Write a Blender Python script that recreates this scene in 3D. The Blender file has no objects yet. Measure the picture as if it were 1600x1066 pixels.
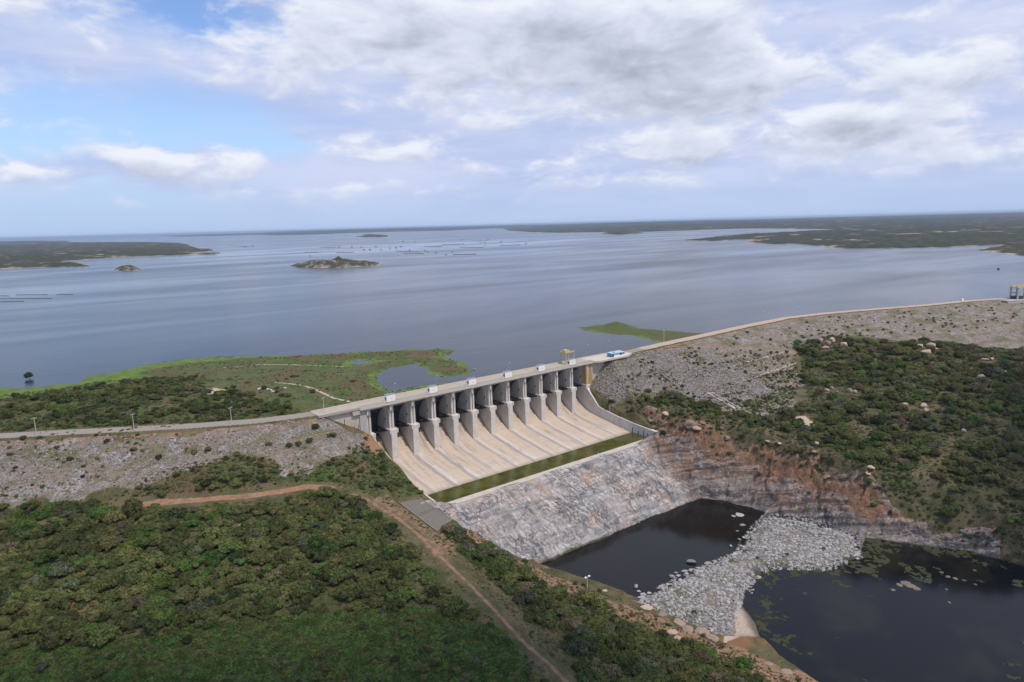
import bpy, math, random
import numpy as np
from mathutils import Vector, Matrix, geometry
R = math.radians
scene = bpy.context.scene
COL = scene.collection
# ---------------------------------------------------------------- camera (24 mm on full frame, from a helicopter)
cam_d = bpy.data.cameras.new('camera'); cam = bpy.data.objects.new('camera', cam_d); COL.objects.link(cam)
CAM = Vector((-151.87, -310.40, 127.51))
pitch, roll, yaw = 0.16901, -0.02707, 0.66887
fwd = Vector((math.sin(yaw)*math.cos(pitch), math.cos(yaw)*math.cos(pitch), -math.sin(pitch)))
r0 = Vector((math.cos(yaw), -math.sin(yaw), 0)); u0 = r0.cross(fwd)
rv = math.cos(roll)*r0+math.sin(roll)*u0; uv = -math.sin(roll)*r0+math.cos(roll)*u0
cam.matrix_world = Matrix(((rv.x,uv.x,-fwd.x,CAM.x),(rv.y,uv.y,-fwd.y,CAM.y),(rv.z,uv.z,-fwd.z,CAM.z),(0,0,0,1)))
cam_d.sensor_width = 36; cam_d.lens = 24.0075; cam_d.clip_start = 1; cam_d.clip_end = 300000
scene.camera = cam
scene.view_settings.view_transform = 'Standard'; scene.view_settings.look = 'None'
scene.view_settings.exposure = 0.0; scene.view_settings.gamma = 1
scene.cycles.max_bounces = 6; scene.cycles.volume_bounces = 0; scene.cycles.transparent_max_bounces = 8
scene.cycles.use_denoising = True
HAZE = 3.6e-5
# ---------------------------------------------------------------- node helper
class NG:
    def __init__(s, nt): s.t = nt; nt.nodes.clear()
    def n(s, typ, ins=None, **kw):
        d = s.t.nodes.new(typ)
        for k, v in kw.items(): setattr(d, k, v)
        for k, v in (ins or {}).items():
            if isinstance(v, bpy.types.NodeSocket): s.t.links.new(v, d.inputs[k])
            else: d.inputs[k].default_value = v
        return d
    def m(s, op, a, b=0.0, c=0.0, clamp=False):
        return s.n('ShaderNodeMath', {0: a, 1: b, 2: c}, operation=op, use_clamp=clamp).outputs[0]
    def mix(s, f, a, b, blend='MIX'):
        d = s.n('ShaderNodeMix', data_type='RGBA', blend_type=blend, clamp_factor=True)
        for i, v in ((0, f), (6, a), (7, b)):
            if isinstance(v, bpy.types.NodeSocket): s.t.links.new(v, d.inputs[i])
            else: d.inputs[i].default_value = v if i == 0 else (*v[:3], 1)
        return d.outputs[2]
    def ss(s, a, b, x):
        return s.n('ShaderNodeMapRange', {0: x, 1: a, 2: b, 3: 0.0, 4: 1.0}, interpolation_type='SMOOTHSTEP').outputs[0]
    def noise(s, vec, scale, det=4, rough=.55, dist=0.0, out=0):
        return s.n('ShaderNodeTexNoise', {'Vector': vec, 'Scale': scale, 'Detail': det, 'Roughness': rough, 'Distortion': dist}).outputs[out]
    def comb(s, x, y, z=0.0): return s.n('ShaderNodeCombineXYZ', {0: x, 1: y, 2: z}).outputs[0]
    def vscale(s, v, xyz): return s.n('ShaderNodeVectorMath', {0: v, 1: xyz}, operation='MULTIPLY').outputs[0]
# ---------------------------------------------------------------- sky: clear Nishita sky behind a layer of broken cloud
SUN = Vector((0.07, -0.46, 0.88)).normalized()
sun_el = math.asin(SUN.z); sun_az = math.atan2(SUN.x, SUN.y)
world = bpy.data.worlds.new('World'); scene.world = world; world.use_nodes = True
g = NG(world.node_tree)
sky = g.n('ShaderNodeTexSky', sky_type='NISHITA', sun_disc=False, sun_elevation=sun_el, sun_rotation=sun_az, altitude=100, air_density=1.0, dust_density=.6, ozone_density=1.6)
tc = g.n('ShaderNodeTexCoord')
dv = g.n('ShaderNodeVectorMath', {0: tc.outputs['Generated']}, operation='NORMALIZE').outputs[0]
sp = g.n('ShaderNodeSeparateXYZ', {0: dv})
dx, dy, dz = sp.outputs
el = g.m('MULTIPLY', g.m('ARCSINE', dz), 57.2958); az = g.m('MULTIPLY', g.m('ARCTAN2', dx, dy), 57.2958)
zz = g.m('ADD', g.m('MAXIMUM', dz, 0.0), 0.10)
plane = g.comb(g.m('DIVIDE', dx, zz), g.m('DIVIDE', dy, zz))
ang = g.comb(g.m('MULTIPLY', az, 0.5), el)
nw = g.noise(ang, 0.30, 5, .6, out=1)
ws = g.n('ShaderNodeSeparateXYZ', {0: nw})
azw = g.m('ADD', az, g.m('MULTIPLY', g.m('SUBTRACT', ws.outputs[0], .5), 9.0))
elw = g.m('ADD', el, g.m('MULTIPLY', g.m('SUBTRACT', ws.outputs[1], .5), 3.6))
def blobs(lst):
    tot = None
    for a0, e0, sa, se, amp in lst:
        q = g.m('ADD', g.m('POWER', g.m('ABSOLUTE', g.m('DIVIDE', g.m('SUBTRACT', azw, a0), sa)), 2.0), g.m('POWER', g.m('ABSOLUTE', g.m('DIVIDE', g.m('SUBTRACT', elw, e0), se)), 2.0))
        v = g.m('MULTIPLY', g.m('POWER', 2.718, g.m('MULTIPLY', q, -1.0)), amp)
        tot = v if tot is None else g.m('ADD', tot, v)
    return tot
def field(eo):
    ex = g.m('ADD', el, eo)
    a3 = g.noise(g.comb(g.m('MULTIPLY', az, .065), g.m('MULTIPLY', ex, .17)), 1.0, 4, .55, .3)
    a4 = g.noise(g.comb(g.m('MULTIPLY', az, .20), g.m('MULTIPLY', ex, .42), 2.0), 1.0, 9, .60, .35)
    f = g.m('ADD', g.m('MULTIPLY', g.m('SUBTRACT', a3, .5), .9), g.m('MULTIPLY', g.m('SUBTRACT', a4, .5), 1.05))
    return f
elw0 = elw
D = g.m('ADD', g.m('ADD', field(0.0), blobs([(41.52, 15.03, 11.75, 3.0, 0.42), (51.94, 9.92, 8.93, 1.7, 0.5), (43.99, 11.98, 9.4, 1.7, 0.34), (67.15, 6.44, 5.41, 1.3, 0.5), (70.38, 9.41, 5.64, 1.6, 0.36), (28.95, 14.49, 6.11, 2.3, 0.34), (61.71, 7.12, 4.23, 1.0, 0.22), (17.48, 11.69, 5.17, 1.7, 0.22), (55.2, 13.24, 6.58, 3.0, 0.26), (12.33, 5.31, 4.7, 1.3, 0.42), (3.92, 4.21, 2.58, 0.8, 0.22), (28.49, 6.73, 6.11, 1.1, 0.24), (5.85, 14.15, 3.29, 1.3, 0.26), (47.51, 3.77, 2.82, 0.45, 0.16), (38.7, 4.26, 5.17, 0.7, 0.2), (26.26, 3.0, 4.23, 0.6, 0.18), (49.02, 6.52, 5.17, 1.1, 0.16), (71.13, 3.97, 8.46, 1.2, 0.2), (53.96, 5.31, 4.23, 0.8, 0.2), (66.74, 13.11, 3.29, 1.0, 0.2), (7.36, 2.07, 1.88, 0.4, 0.12), (18.04, 2.76, 2.82, 0.4, 0.12), (9.36, 9.53, 9.4, 3.0, -0.1), (18.94, 7.94, 6.11, 1.5, -0.2), (36.72, 7.69, 5.64, 1.0, -0.1), (60.6, 12.68, 2.82, 3.0, -0.12)])), .22)
elw = g.m('ADD', elw0, .9)
D2 = g.m('ADD', g.m('ADD', field(.9), blobs([(41.52, 15.03, 11.75, 3.0, 0.42), (51.94, 9.92, 8.93, 1.7, 0.5), (43.99, 11.98, 9.4, 1.7, 0.34), (67.15, 6.44, 5.41, 1.3, 0.5), (70.38, 9.41, 5.64, 1.6, 0.36), (28.95, 14.49, 6.11, 2.3, 0.34), (61.71, 7.12, 4.23, 1.0, 0.22), (17.48, 11.69, 5.17, 1.7, 0.22), (55.2, 13.24, 6.58, 3.0, 0.26), (12.33, 5.31, 4.7, 1.3, 0.42), (3.92, 4.21, 2.58, 0.8, 0.22), (28.49, 6.73, 6.11, 1.1, 0.24), (5.85, 14.15, 3.29, 1.3, 0.26), (47.51, 3.77, 2.82, 0.45, 0.16), (38.7, 4.26, 5.17, 0.7, 0.2), (26.26, 3.0, 4.23, 0.6, 0.18), (49.02, 6.52, 5.17, 1.1, 0.16), (71.13, 3.97, 8.46, 1.2, 0.2), (53.96, 5.31, 4.23, 0.8, 0.2), (66.74, 13.11, 3.29, 1.0, 0.2), (7.36, 2.07, 1.88, 0.4, 0.12), (18.04, 2.76, 2.82, 0.4, 0.12), (9.36, 9.53, 9.4, 3.0, -0.1), (18.94, 7.94, 6.11, 1.5, -0.2), (36.72, 7.69, 5.64, 1.0, -0.1), (60.6, 12.68, 2.82, 3.0, -0.12)])), .22)
elw = elw0
n1 = g.noise(plane, 0.45, 7, .62)
cov = g.m('ADD', g.m('ADD', g.m('MULTIPLY', n1, 1.3), -.25), g.ss(12.0, 38.0, az))
cov = g.m('ADD', cov, blobs([(6.01, 6.65, 10.81, 1.0, -0.62), (20.17, 6.1, 7.99, 0.7, -0.55), (4.39, 2.18, 12.22, 2.25, -0.35), (16.55, 15.62, 5.64, 1.25, -0.6), (22.7, 14.31, 2.82, 1.25, -0.5), (4.53, 9.2, 5.64, 1.75, -0.25), (8.42, 8.01, 4.23, 0.7, -0.15), (28.61, 8.75, 4.23, 0.6, -0.3), (12.73, 5.09, 5.17, 1.5, 1.3), (3.91, 4.08, 2.82, 0.7, 0.7), (31.0, 6.22, 4.23, 1.1, 0.6), (7.8, 12.44, 7.52, 1.25, 0.5), (26.25, 2.9, 6.11, 0.6, 0.5), (16.11, 11.19, 7.52, 1.5, 0.25), (24.86, 11.51, 5.64, 1.5, 0.2)]))
covf = g.ss(.05, 1.1, g.m('ADD', cov, g.m('MULTIPLY', D, .9)))
alpha = g.m('MULTIPLY', g.ss(.18, .49, D), g.ss(.3, 3.5, el))
relief = g.m('MULTIPLY', g.m('SUBTRACT', D, D2), 1.25)
bri = g.m('SUBTRACT', g.m('ADD', .74, relief), g.m('MULTIPLY', g.ss(.42, .90, D), .45), clamp=True)
cr = g.n('ShaderNodeValToRGB', {0: bri})
e = cr.color_ramp.elements
e[0].position = 0; e[0].color = (.36, .395, .49, 1); e[1].position = 1; e[1].color = (.86, .89, .98, 1)
for p_, c_ in ((.33, (.50, .54, .65, 1)), (.66, (.69, .735, .88, 1))):
    k = e.new(p_); k.color = c_
vn = g.noise(g.comb(g.m('MULTIPLY', az, .06), g.m('MULTIPLY', el, .35), 7.0), 1.0, 8, .6, .3)
veilc = g.mix(g.ss(.3, .7, vn), (.47, .57, .85), (.64, .70, .92))
clear = g.n('ShaderNodeVectorMath', {0: sky.outputs[0], 1: (.128, .142, .172)}, operation='MULTIPLY').outputs[0]
veil = g.mix(g.m('MULTIPLY', g.ss(12.0, 0.0, el), .85), clear, (.46, .63, .92))
skyc = g.mix(covf, veil, veilc)
skyc = g.mix(alpha, skyc, cr.outputs[0])
# thick pale air towards the horizon
skyc = g.mix(g.m('MULTIPLY', g.ss(5.0, 0.0, el), .75), skyc, (.47, .61, .87))
bg = g.n('ShaderNodeBackground', {0: skyc, 1: 1.0})
out = g.n('ShaderNodeOutputWorld'); world.node_tree.links.new(bg.outputs[0], out.inputs[0])
# ---------------------------------------------------------------- sun
sd = bpy.data.lights.new('sun', 'SUN'); sd.energy = 2.9; sd.angle = R(2.5); sd.color = (1, .90, .77)
so = bpy.data.objects.new('sun', sd); COL.objects.link(so)
so.rotation_euler = SUN.to_track_quat('Z', 'Y').to_euler(); so.location = (0, -200, 500)

# ---------------------------------------------------------------- survey of the site in plan coordinates
PAD=[(-13.5, -50.9), (-4.1, -53.5), (-5.7, -81.4), (-16.4, -86.4)]
CTRL=[(-153.3, 40.4, 16.0), (-127.7, 20.2, 16.5), (-97.6, 10.2, 17.0), (-84.8, -21.5, 16.0), (-61.9, -8.4, 18.0), (-9.3, -3.3, 19.0), (0.3, -12.3, 19.0), (-40.5, -35.5, 16.0), (-108.3, -0.2, 16.0), (-3.3, -31.3, 15.0), (-3.7, -43.4, 9.0), (-0.4, -51.9, 6.0), (0.2, -64.3, 4.5), (-17.8, -67.6, 8.5), (-26.5, -61.3, 9.0), (-29.4, -43.6, 13.0), (-28.1, -112.7, 6.5), (-30.1, -142.3, 3.0), (-32.3, -180.0, -1.0), (-155.0, 2.9, 13.0), (-98.3, -44.8, 12.0), (-132.8, -65.9, 9.0), (-92.6, -98.8, 8.0), (-158.9, -85.9, 6.0), (-117.1, -118.3, 4.0), (-66.7, -135.9, 4.0), (-74.9, -150.9, 2.0), (-0.3, -89.4, 2.0), (-7.3, -107.8, -0.0), (-4.5, -120.1, -4.0), (-2.1, -135.7, -6.0), (0.2, -150.0, -8.0), (-8.2, -173.4, -7.0), (17.5, -164.3, -12.0), (19.7, -176.6, -13.0), (17.9, -190.7, -12.0), (27.4, -207.7, -14.0), (-12.4, -190.2, -6.0), (-4.2, -81.9, 4.0), (2.9, -79.8, -3.0), (16.9, -83.9, -12.0), (27.6, -88.4, -20.0), (159.1, -41.3, 14.0), (164.6, -46.6, 14.0), (164.6, -65.9, 12.0), (160.7, -107.2, 9.0), (182.8, -138.5, 8.0), (172.6, -169.7, 2.0), (170.3, -199.1, -4.0), (173.5, -216.3, -14.0), (191.0, -111.7, 10.0), (155.1, -61.8, 8.0), (437.4, -55.9, 26.0), (366.2, -23.9, 27.0), (392.6, -42.2, 30.0), (403.0, -109.8, 30.0), (404.4, -169.4, 26.0), (209.8, -118.3, 12.0), (286.2, -108.7, 20.0), (277.3, -157.3, 22.0), (283.6, -202.2, 22.0), (199.3, -172.9, 6.0), (220.5, -220.6, 4.0), (182.1, -221.2, -18.0), (171.0, -235.9, -20.0), (292.3, -73.2, 13.0), (328.2, -50.8, 18.0), (191.9, -73.2, 14.0), (198.8, -81.8, 14.0), (216.7, -92.1, 13.0), (553.2, -130.8, 10.0), (502.7, -98.9, 10.0), (-230, -150, 10), (-230, -300, 8), (0, -300, -8), (-60, -330, 0), (100, -330, -24), (700, -180, 12), (760, -250, 15), (500, -260, 20), (400, -300, 10), (300, -300, -14), (250, -260, -22), (0, -15, 15), (0, -35, 9), (-2, 0, 22), (10, -59, 0.3), (40, -59, 0.3), (75, -59, 0.3), (110, -59, 0.3), (140, -59, 0.3), (158, -57, 1), (158, -30, 9), (157, -10, 11.5), (158, 0, 20), (30, -76, -11), (60, -76, -10), (90, -76, -10), (120, -76, -10), (143, -70, -7), (149, -86, -15), (157, -70, 0), (160, -85, 3), (-200, 40, 17), (-300, 60, 17), (-300, -60, 14)]
POOL1=[(32.6, -91.3), (47.3, -92.3), (63.8, -92.4), (101.3, -91.7), (131.8, -92.1), (149.2, -93.8), (155.2, -104.0), (156.8, -114.8), (158.2, -128.2), (138.5, -132.1), (128.1, -135.2), (109.3, -142.3), (92.5, -140.4), (80.5, -139.0), (66.4, -139.7), (45.8, -139.8), (39.8, -131.3), (35.3, -115.2), (32.5, -104.1)]
POOL2=[(166.4, -174.1), (176.4, -190.0), (181.7, -201.6), (188.2, -212.3), (189.3, -231.3), (190.0, -262.8), (52.9, -287.6), (39.1, -249.5), (46.9, -218.6), (51.0, -201.0), (58.2, -189.4), (68.0, -180.3), (75.3, -168.7), (93.6, -161.5), (107.9, -162.4), (124.3, -176.9), (144.2, -181.4)]
BAR=[(39.2, -140.5), (53.4, -140.1), (65.5, -140.4), (79.1, -140.0), (91.1, -141.4), (106.7, -144.0), (127.1, -135.8), (154.2, -131.3), (163.7, -150.1), (165.3, -170.0), (145.3, -183.1), (123.2, -177.4), (107.4, -162.7), (92.5, -162.7), (73.0, -170.1), (65.1, -182.0), (56.1, -190.1), (44.1, -180.2), (41.1, -162.7), (38.7, -149.2)]
ROCK=[(-8, -57), (157, -57), (160, -40), (164, -42), (166, -66), (169, -100), (177, -135), (182, -165), (181, -185), (188, -205), (200, -219), (176, -225), (152, -180), (146, -128), (140, -93), (28, -91), (0, -80)]
UPLAND=[[(-243.1, 311.2), (-143.8, 281.5), (-122.7, 263.2), (-99.7, 256.6), (-89.1, 278.3), (-67.6, 285.3), (-53.8, 295.3), (-27.4, 301.5), (9.3, 287.0), (49.9, 248.3), (99.0, 217.3), (137.5, 198.0), (162.3, 175.8), (160.9, 160.0), (139.4, 150.3), (136.3, 120.0), (128.1, 88.3), (117.1, 78.2), (104.8, 76.2), (94.2, 59.7), (74.5, 49.6), (3.9, 22.9), (-152.2, 41.4), (-217.2, 100.8)], [(319.3, 178.8), (345.2, 175.6), (365.4, 159.1), (356.6, 130.2), (363.4, 104.2), (370.7, 72.9), (360.6, 51.7), (294.0, 35.1), (307.1, 65.7), (317.9, 104.2), (311.8, 138.7), (311.5, 162.6)]]
UPPOND=[[(62.0, 113.8), (73.4, 131.8), (86.1, 137.8), (101.2, 135.6), (109.7, 140.5), (103.2, 120.3), (96.5, 102.1), (102.3, 84.4), (119.2, 79.0), (108.2, 67.1), (92.3, 61.6), (88.2, 70.9), (75.0, 73.7), (58.5, 70.2), (52.2, 74.0), (51.6, 92.0)], [(75.9, 179.1), (84.3, 185.0), (88.5, 173.3), (79.0, 165.4), (72.8, 168.2)]]
KNOLL=(356.7, 162.4)
ZONES={'ripL': [(-163.5, 73.4), (-149.7, 67.7), (-126.8, 52.0), (-103.5, 37.0), (-79.7, 21.5), (-54.7, 8.6), (-27.6, 1.7), (-15.2, -2.9), (-2.6, -4.5), (-20.4, -21.1), (-42.8, -20.6), (-53.6, -18.1), (-52.8, -8.8), (-76.4, 5.4), (-85.0, 4.8), (-100.5, 11.3), (-109.7, 10.3), (-131.9, 21.9), (-165.9, 42.1)], 'ripR': [(156.1, -9.5), (156.8, 1.0), (160.0, 4.8), (197.4, 0.7), (232.5, -1.3), (282.5, -15.0), (342.5, -33.1), (321.3, -52.5), (292.1, -73.7), (224.7, -102.0), (201.4, -97.3), (193.0, -85.7), (189.1, -70.6), (194.3, -32.4), (167.0, -29.1), (156.1, -21.8)], 'road_orange': [(-110.5, 1.2), (-100.6, -4.0), (-89.8, -11.3), (-71.9, -22.0), (-57.5, -27.7), (-47.1, -30.2), (-38.7, -36.6)], 'track': [(-33.3, -42.4), (-28.2, -50.1), (-25.1, -64.2), (-26.5, -92.4), (-28.2, -112.8), (-28.5, -127.3), (-30.2, -144.1), (-31.8, -160.7), (-32.0, -172.8), (-34.1, -185.8)], 'dirt': [(-28.6, -45.0), (-9.1, -52.3), (-12.8, -89.4), (-19.5, -108.2), (-30.0, -111.4), (-29.3, -92.3), (-28.1, -64.2)], 'dirt2': [(26.3, -103.0), (23.5, -127.5), (28.4, -154.9), (29.5, -171.6), (32.3, -188.1), (38.1, -216.5), (21.5, -206.9), (25.7, -185.1), (19.1, -168.7), (13.1, -156.2), (10.7, -139.1)], 'orange': [(160.0, -32.7), (170.7, -36.4), (170.5, -56.6), (176.5, -77.5), (173.1, -90.8), (179.9, -125.9), (180.3, -150.3), (182.9, -180.7), (185.9, -201.1), (173.6, -179.5), (167.1, -141.1), (167.2, -103.4), (157.3, -71.8), (156.2, -43.8)], 'sand': [(83.1, -164.6), (76.4, -172.9), (68.5, -181.1), (59.8, -188.5), (33.4, -187.4), (53.3, -178.0), (70.9, -170.7)], 'sandR': [(211.3, -106.8), (222.6, -114.0), (210.0, -125.7), (205.6, -123.2), (207.7, -113.7)], 'redL': [(-7.5, -7.3), (15.4, 20.7), (17.5, 17.8), (-7.7, -17.3)], 'scrubL': [(-178.3, 50.2), (-153.4, 33.4), (-132.3, 20.1), (-111.9, 0.0), (-92.1, -20.4), (-65.8, -35.2), (-39.4, -39.4), (-32.8, -44.4), (-31.1, -69.9), (-35.6, -102.8), (-37.6, -127.0), (-38.6, -150.2), (-37.4, -167.5), (-39.7, -181.4), (-57.5, -201.4), (-189.3, -101.9)], 'scrubM': [(-14.3, -61.3), (-3.8, -70.6), (-10.5, -95.0), (4.4, -108.8), (5.3, -127.1), (14.3, -145.5), (14.9, -169.4), (22.4, -185.0), (25.8, -204.2), (13.8, -221.7), (-35.3, -195.6), (-22.4, -169.4), (-20.6, -148.8), (-17.5, -123.5), (-17.3, -96.2)], 'slopeL': [(-22.7, -21.2), (-12.4, -11.8), (-1.6, -9.0), (22.3, 12.5), (20.9, -6.5), (-0.1, -49.6), (-7.7, -49.9), (-28.0, -40.7), (-36.0, -32.0), (-54.3, -19.7), (-88.7, -7.3), (-102.0, 0.5), (-103.2, 5.5), (-85.0, 4.8), (-76.6, 5.1), (-53.2, -10.1), (-53.7, -18.3), (-43.0, -20.9)], 'hill': [(360.4, -30.0), (387.9, -44.6), (400.7, -88.2), (504.5, -88.0), (516.8, -113.4), (544.3, -150.8), (399.4, -220.8), (188.2, -272.6), (189.3, -231.3), (192.9, -210.4), (188.1, -184.2), (183.8, -161.4), (190.9, -134.1), (189.9, -100.3), (182.9, -70.5), (174.0, -43.8), (162.6, -33.0), (195.4, -31.5), (192.2, -77.5), (207.1, -102.0), (245.9, -101.3), (322.4, -55.0)], 'cover': [(-173.0, -57.0), (-135.7, -85.7), (-110.6, -92.9), (-86.2, -109.2), (-52.8, -127.5), (-33.2, -153.0), (-38.3, -168.7), (-61.6, -199.1), (-183.7, -105.6)], 'coverR': [(235.0, -118.3), (207.2, -153.5), (193.3, -181.5), (189.8, -192.2), (184.4, -180.0), (188.0, -152.8), (203.1, -123.9)], 'upscrub': [(-178.1, 265.5), (-144.9, 246.6), (-109.3, 244.9), (-89.4, 250.4), (-56.1, 228.6), (-27.8, 202.8), (-30.0, 170.6), (-38.3, 147.4), (-25.2, 151.5), (-21.8, 110.9), (-14.1, 78.2), (-12.3, 63.0), (-45.8, 16.5), (-65.8, 82.8), (-94.2, 99.3), (-148.8, 132.9), (-172.3, 84.7)], 'berm': [(238.8, 0.9), (269.1, -7.5), (305.2, -16.4), (348.5, -31.2), (335.9, -42.2)], 'slab': [(-13.5, -50.9), (-4.1, -53.5), (-5.7, -81.4), (-16.4, -86.4)], 'upsand': [(-44.2, 155.1), (-37.6, 162.4), (-29.5, 157.8), (-29.4, 140.0), (-40.9, 137.9)], 'uppath': [(-7.5, 227.7), (19.3, 220.9), (43.2, 190.5), (64.9, 169.2)], 'uppath2': [(2.1, 144.5), (13.2, 127.3), (16.0, 107.6), (14.8, 80.1), (18.3, 65.0)], 'verge': [(-166.1, 39.1), (-153.2, 35.0), (-130.0, 19.1), (-108.8, 8.7), (-98.9, 12.5), (-76.9, 3.9), (-53.2, -10.1), (-52.5, -18.9), (-22.8, -21.5), (-11.8, -10.5), (16.8, 20.0), (18.6, -3.8), (-0.1, -51.3), (1.4, -67.4), (-8.9, -92.7), (4.4, -108.8), (5.3, -127.1), (14.3, -145.5), (14.9, -169.4), (18.0, -180.6), (19.7, -218.4), (-40.3, -192.3), (-32.2, -118.8), (-34.1, -52.9), (-67.6, -40.3), (-112.4, -2.6)], 'cliffbelt': [(155.7, -36.5), (156.1, -17.3), (164.3, -32.5), (195.4, -34.1), (190.1, -78.9), (204.9, -103.4), (205.6, -123.2), (187.9, -156.1), (188.5, -183.9), (193.1, -210.3), (192.9, -220.4), (188.8, -212.1), (184.3, -191.9), (179.1, -164.1), (176.2, -131.7), (171.2, -92.2), (160.8, -59.6)], 'bench1': [(205.6, -33.8), (218.9, -36.6), (256.6, -38.1), (304.6, -35.9), (342.1, -34.9)], 'bench2': [(221.1, -52.7), (261.8, -55.0), (310.9, -51.3), (322.0, -51.1)], 'grip1': [(197.2, -19.3), (215.9, -20.3), (240.3, -28.6), (299.2, -31.3), (333.5, -37.2), (325.8, -44.3), (256.7, -43.2), (213.4, -38.2), (195.3, -26.2)], 'grip2': [(210.3, -45.6), (232.1, -49.9), (277.6, -55.0), (314.5, -55.9), (288.9, -72.7), (224.7, -102.0), (205.7, -94.6), (203.4, -83.2), (214.0, -62.5)], 'foot': [(-112.2, 10.4), (-100.2, 12.6), (-76.5, 5.2), (-53.2, -10.1), (-52.4, -18.7), (-22.7, -21.2), (-12.4, -11.8), (16.8, 20.0), (20.9, -6.5), (0.3, -45.1), (-29.8, -44.4), (-36.4, -33.1), (-55.6, -22.8), (-88.7, -7.3), (-107.6, 3.6)], 'bank': [(5.7, -78.2), (16.0, -89.5), (19.6, -105.8), (22.6, -128.5), (27.4, -155.7), (33.3, -187.4), (39.3, -215.9), (25.0, -217.4), (20.2, -207.7), (20.0, -179.0), (16.7, -146.5), (7.8, -124.3), (-3.5, -110.8), (-11.4, -94.1)], 'vein': [(76.8, -60.9), (82.5, -66.8), (86.9, -80.8), (98.6, -87.6), (103.1, -91.4)], 'farband': [(286.7, -71.1), (270.9, -85.2), (230.4, -109.8), (225.5, -103.6)]}
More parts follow.
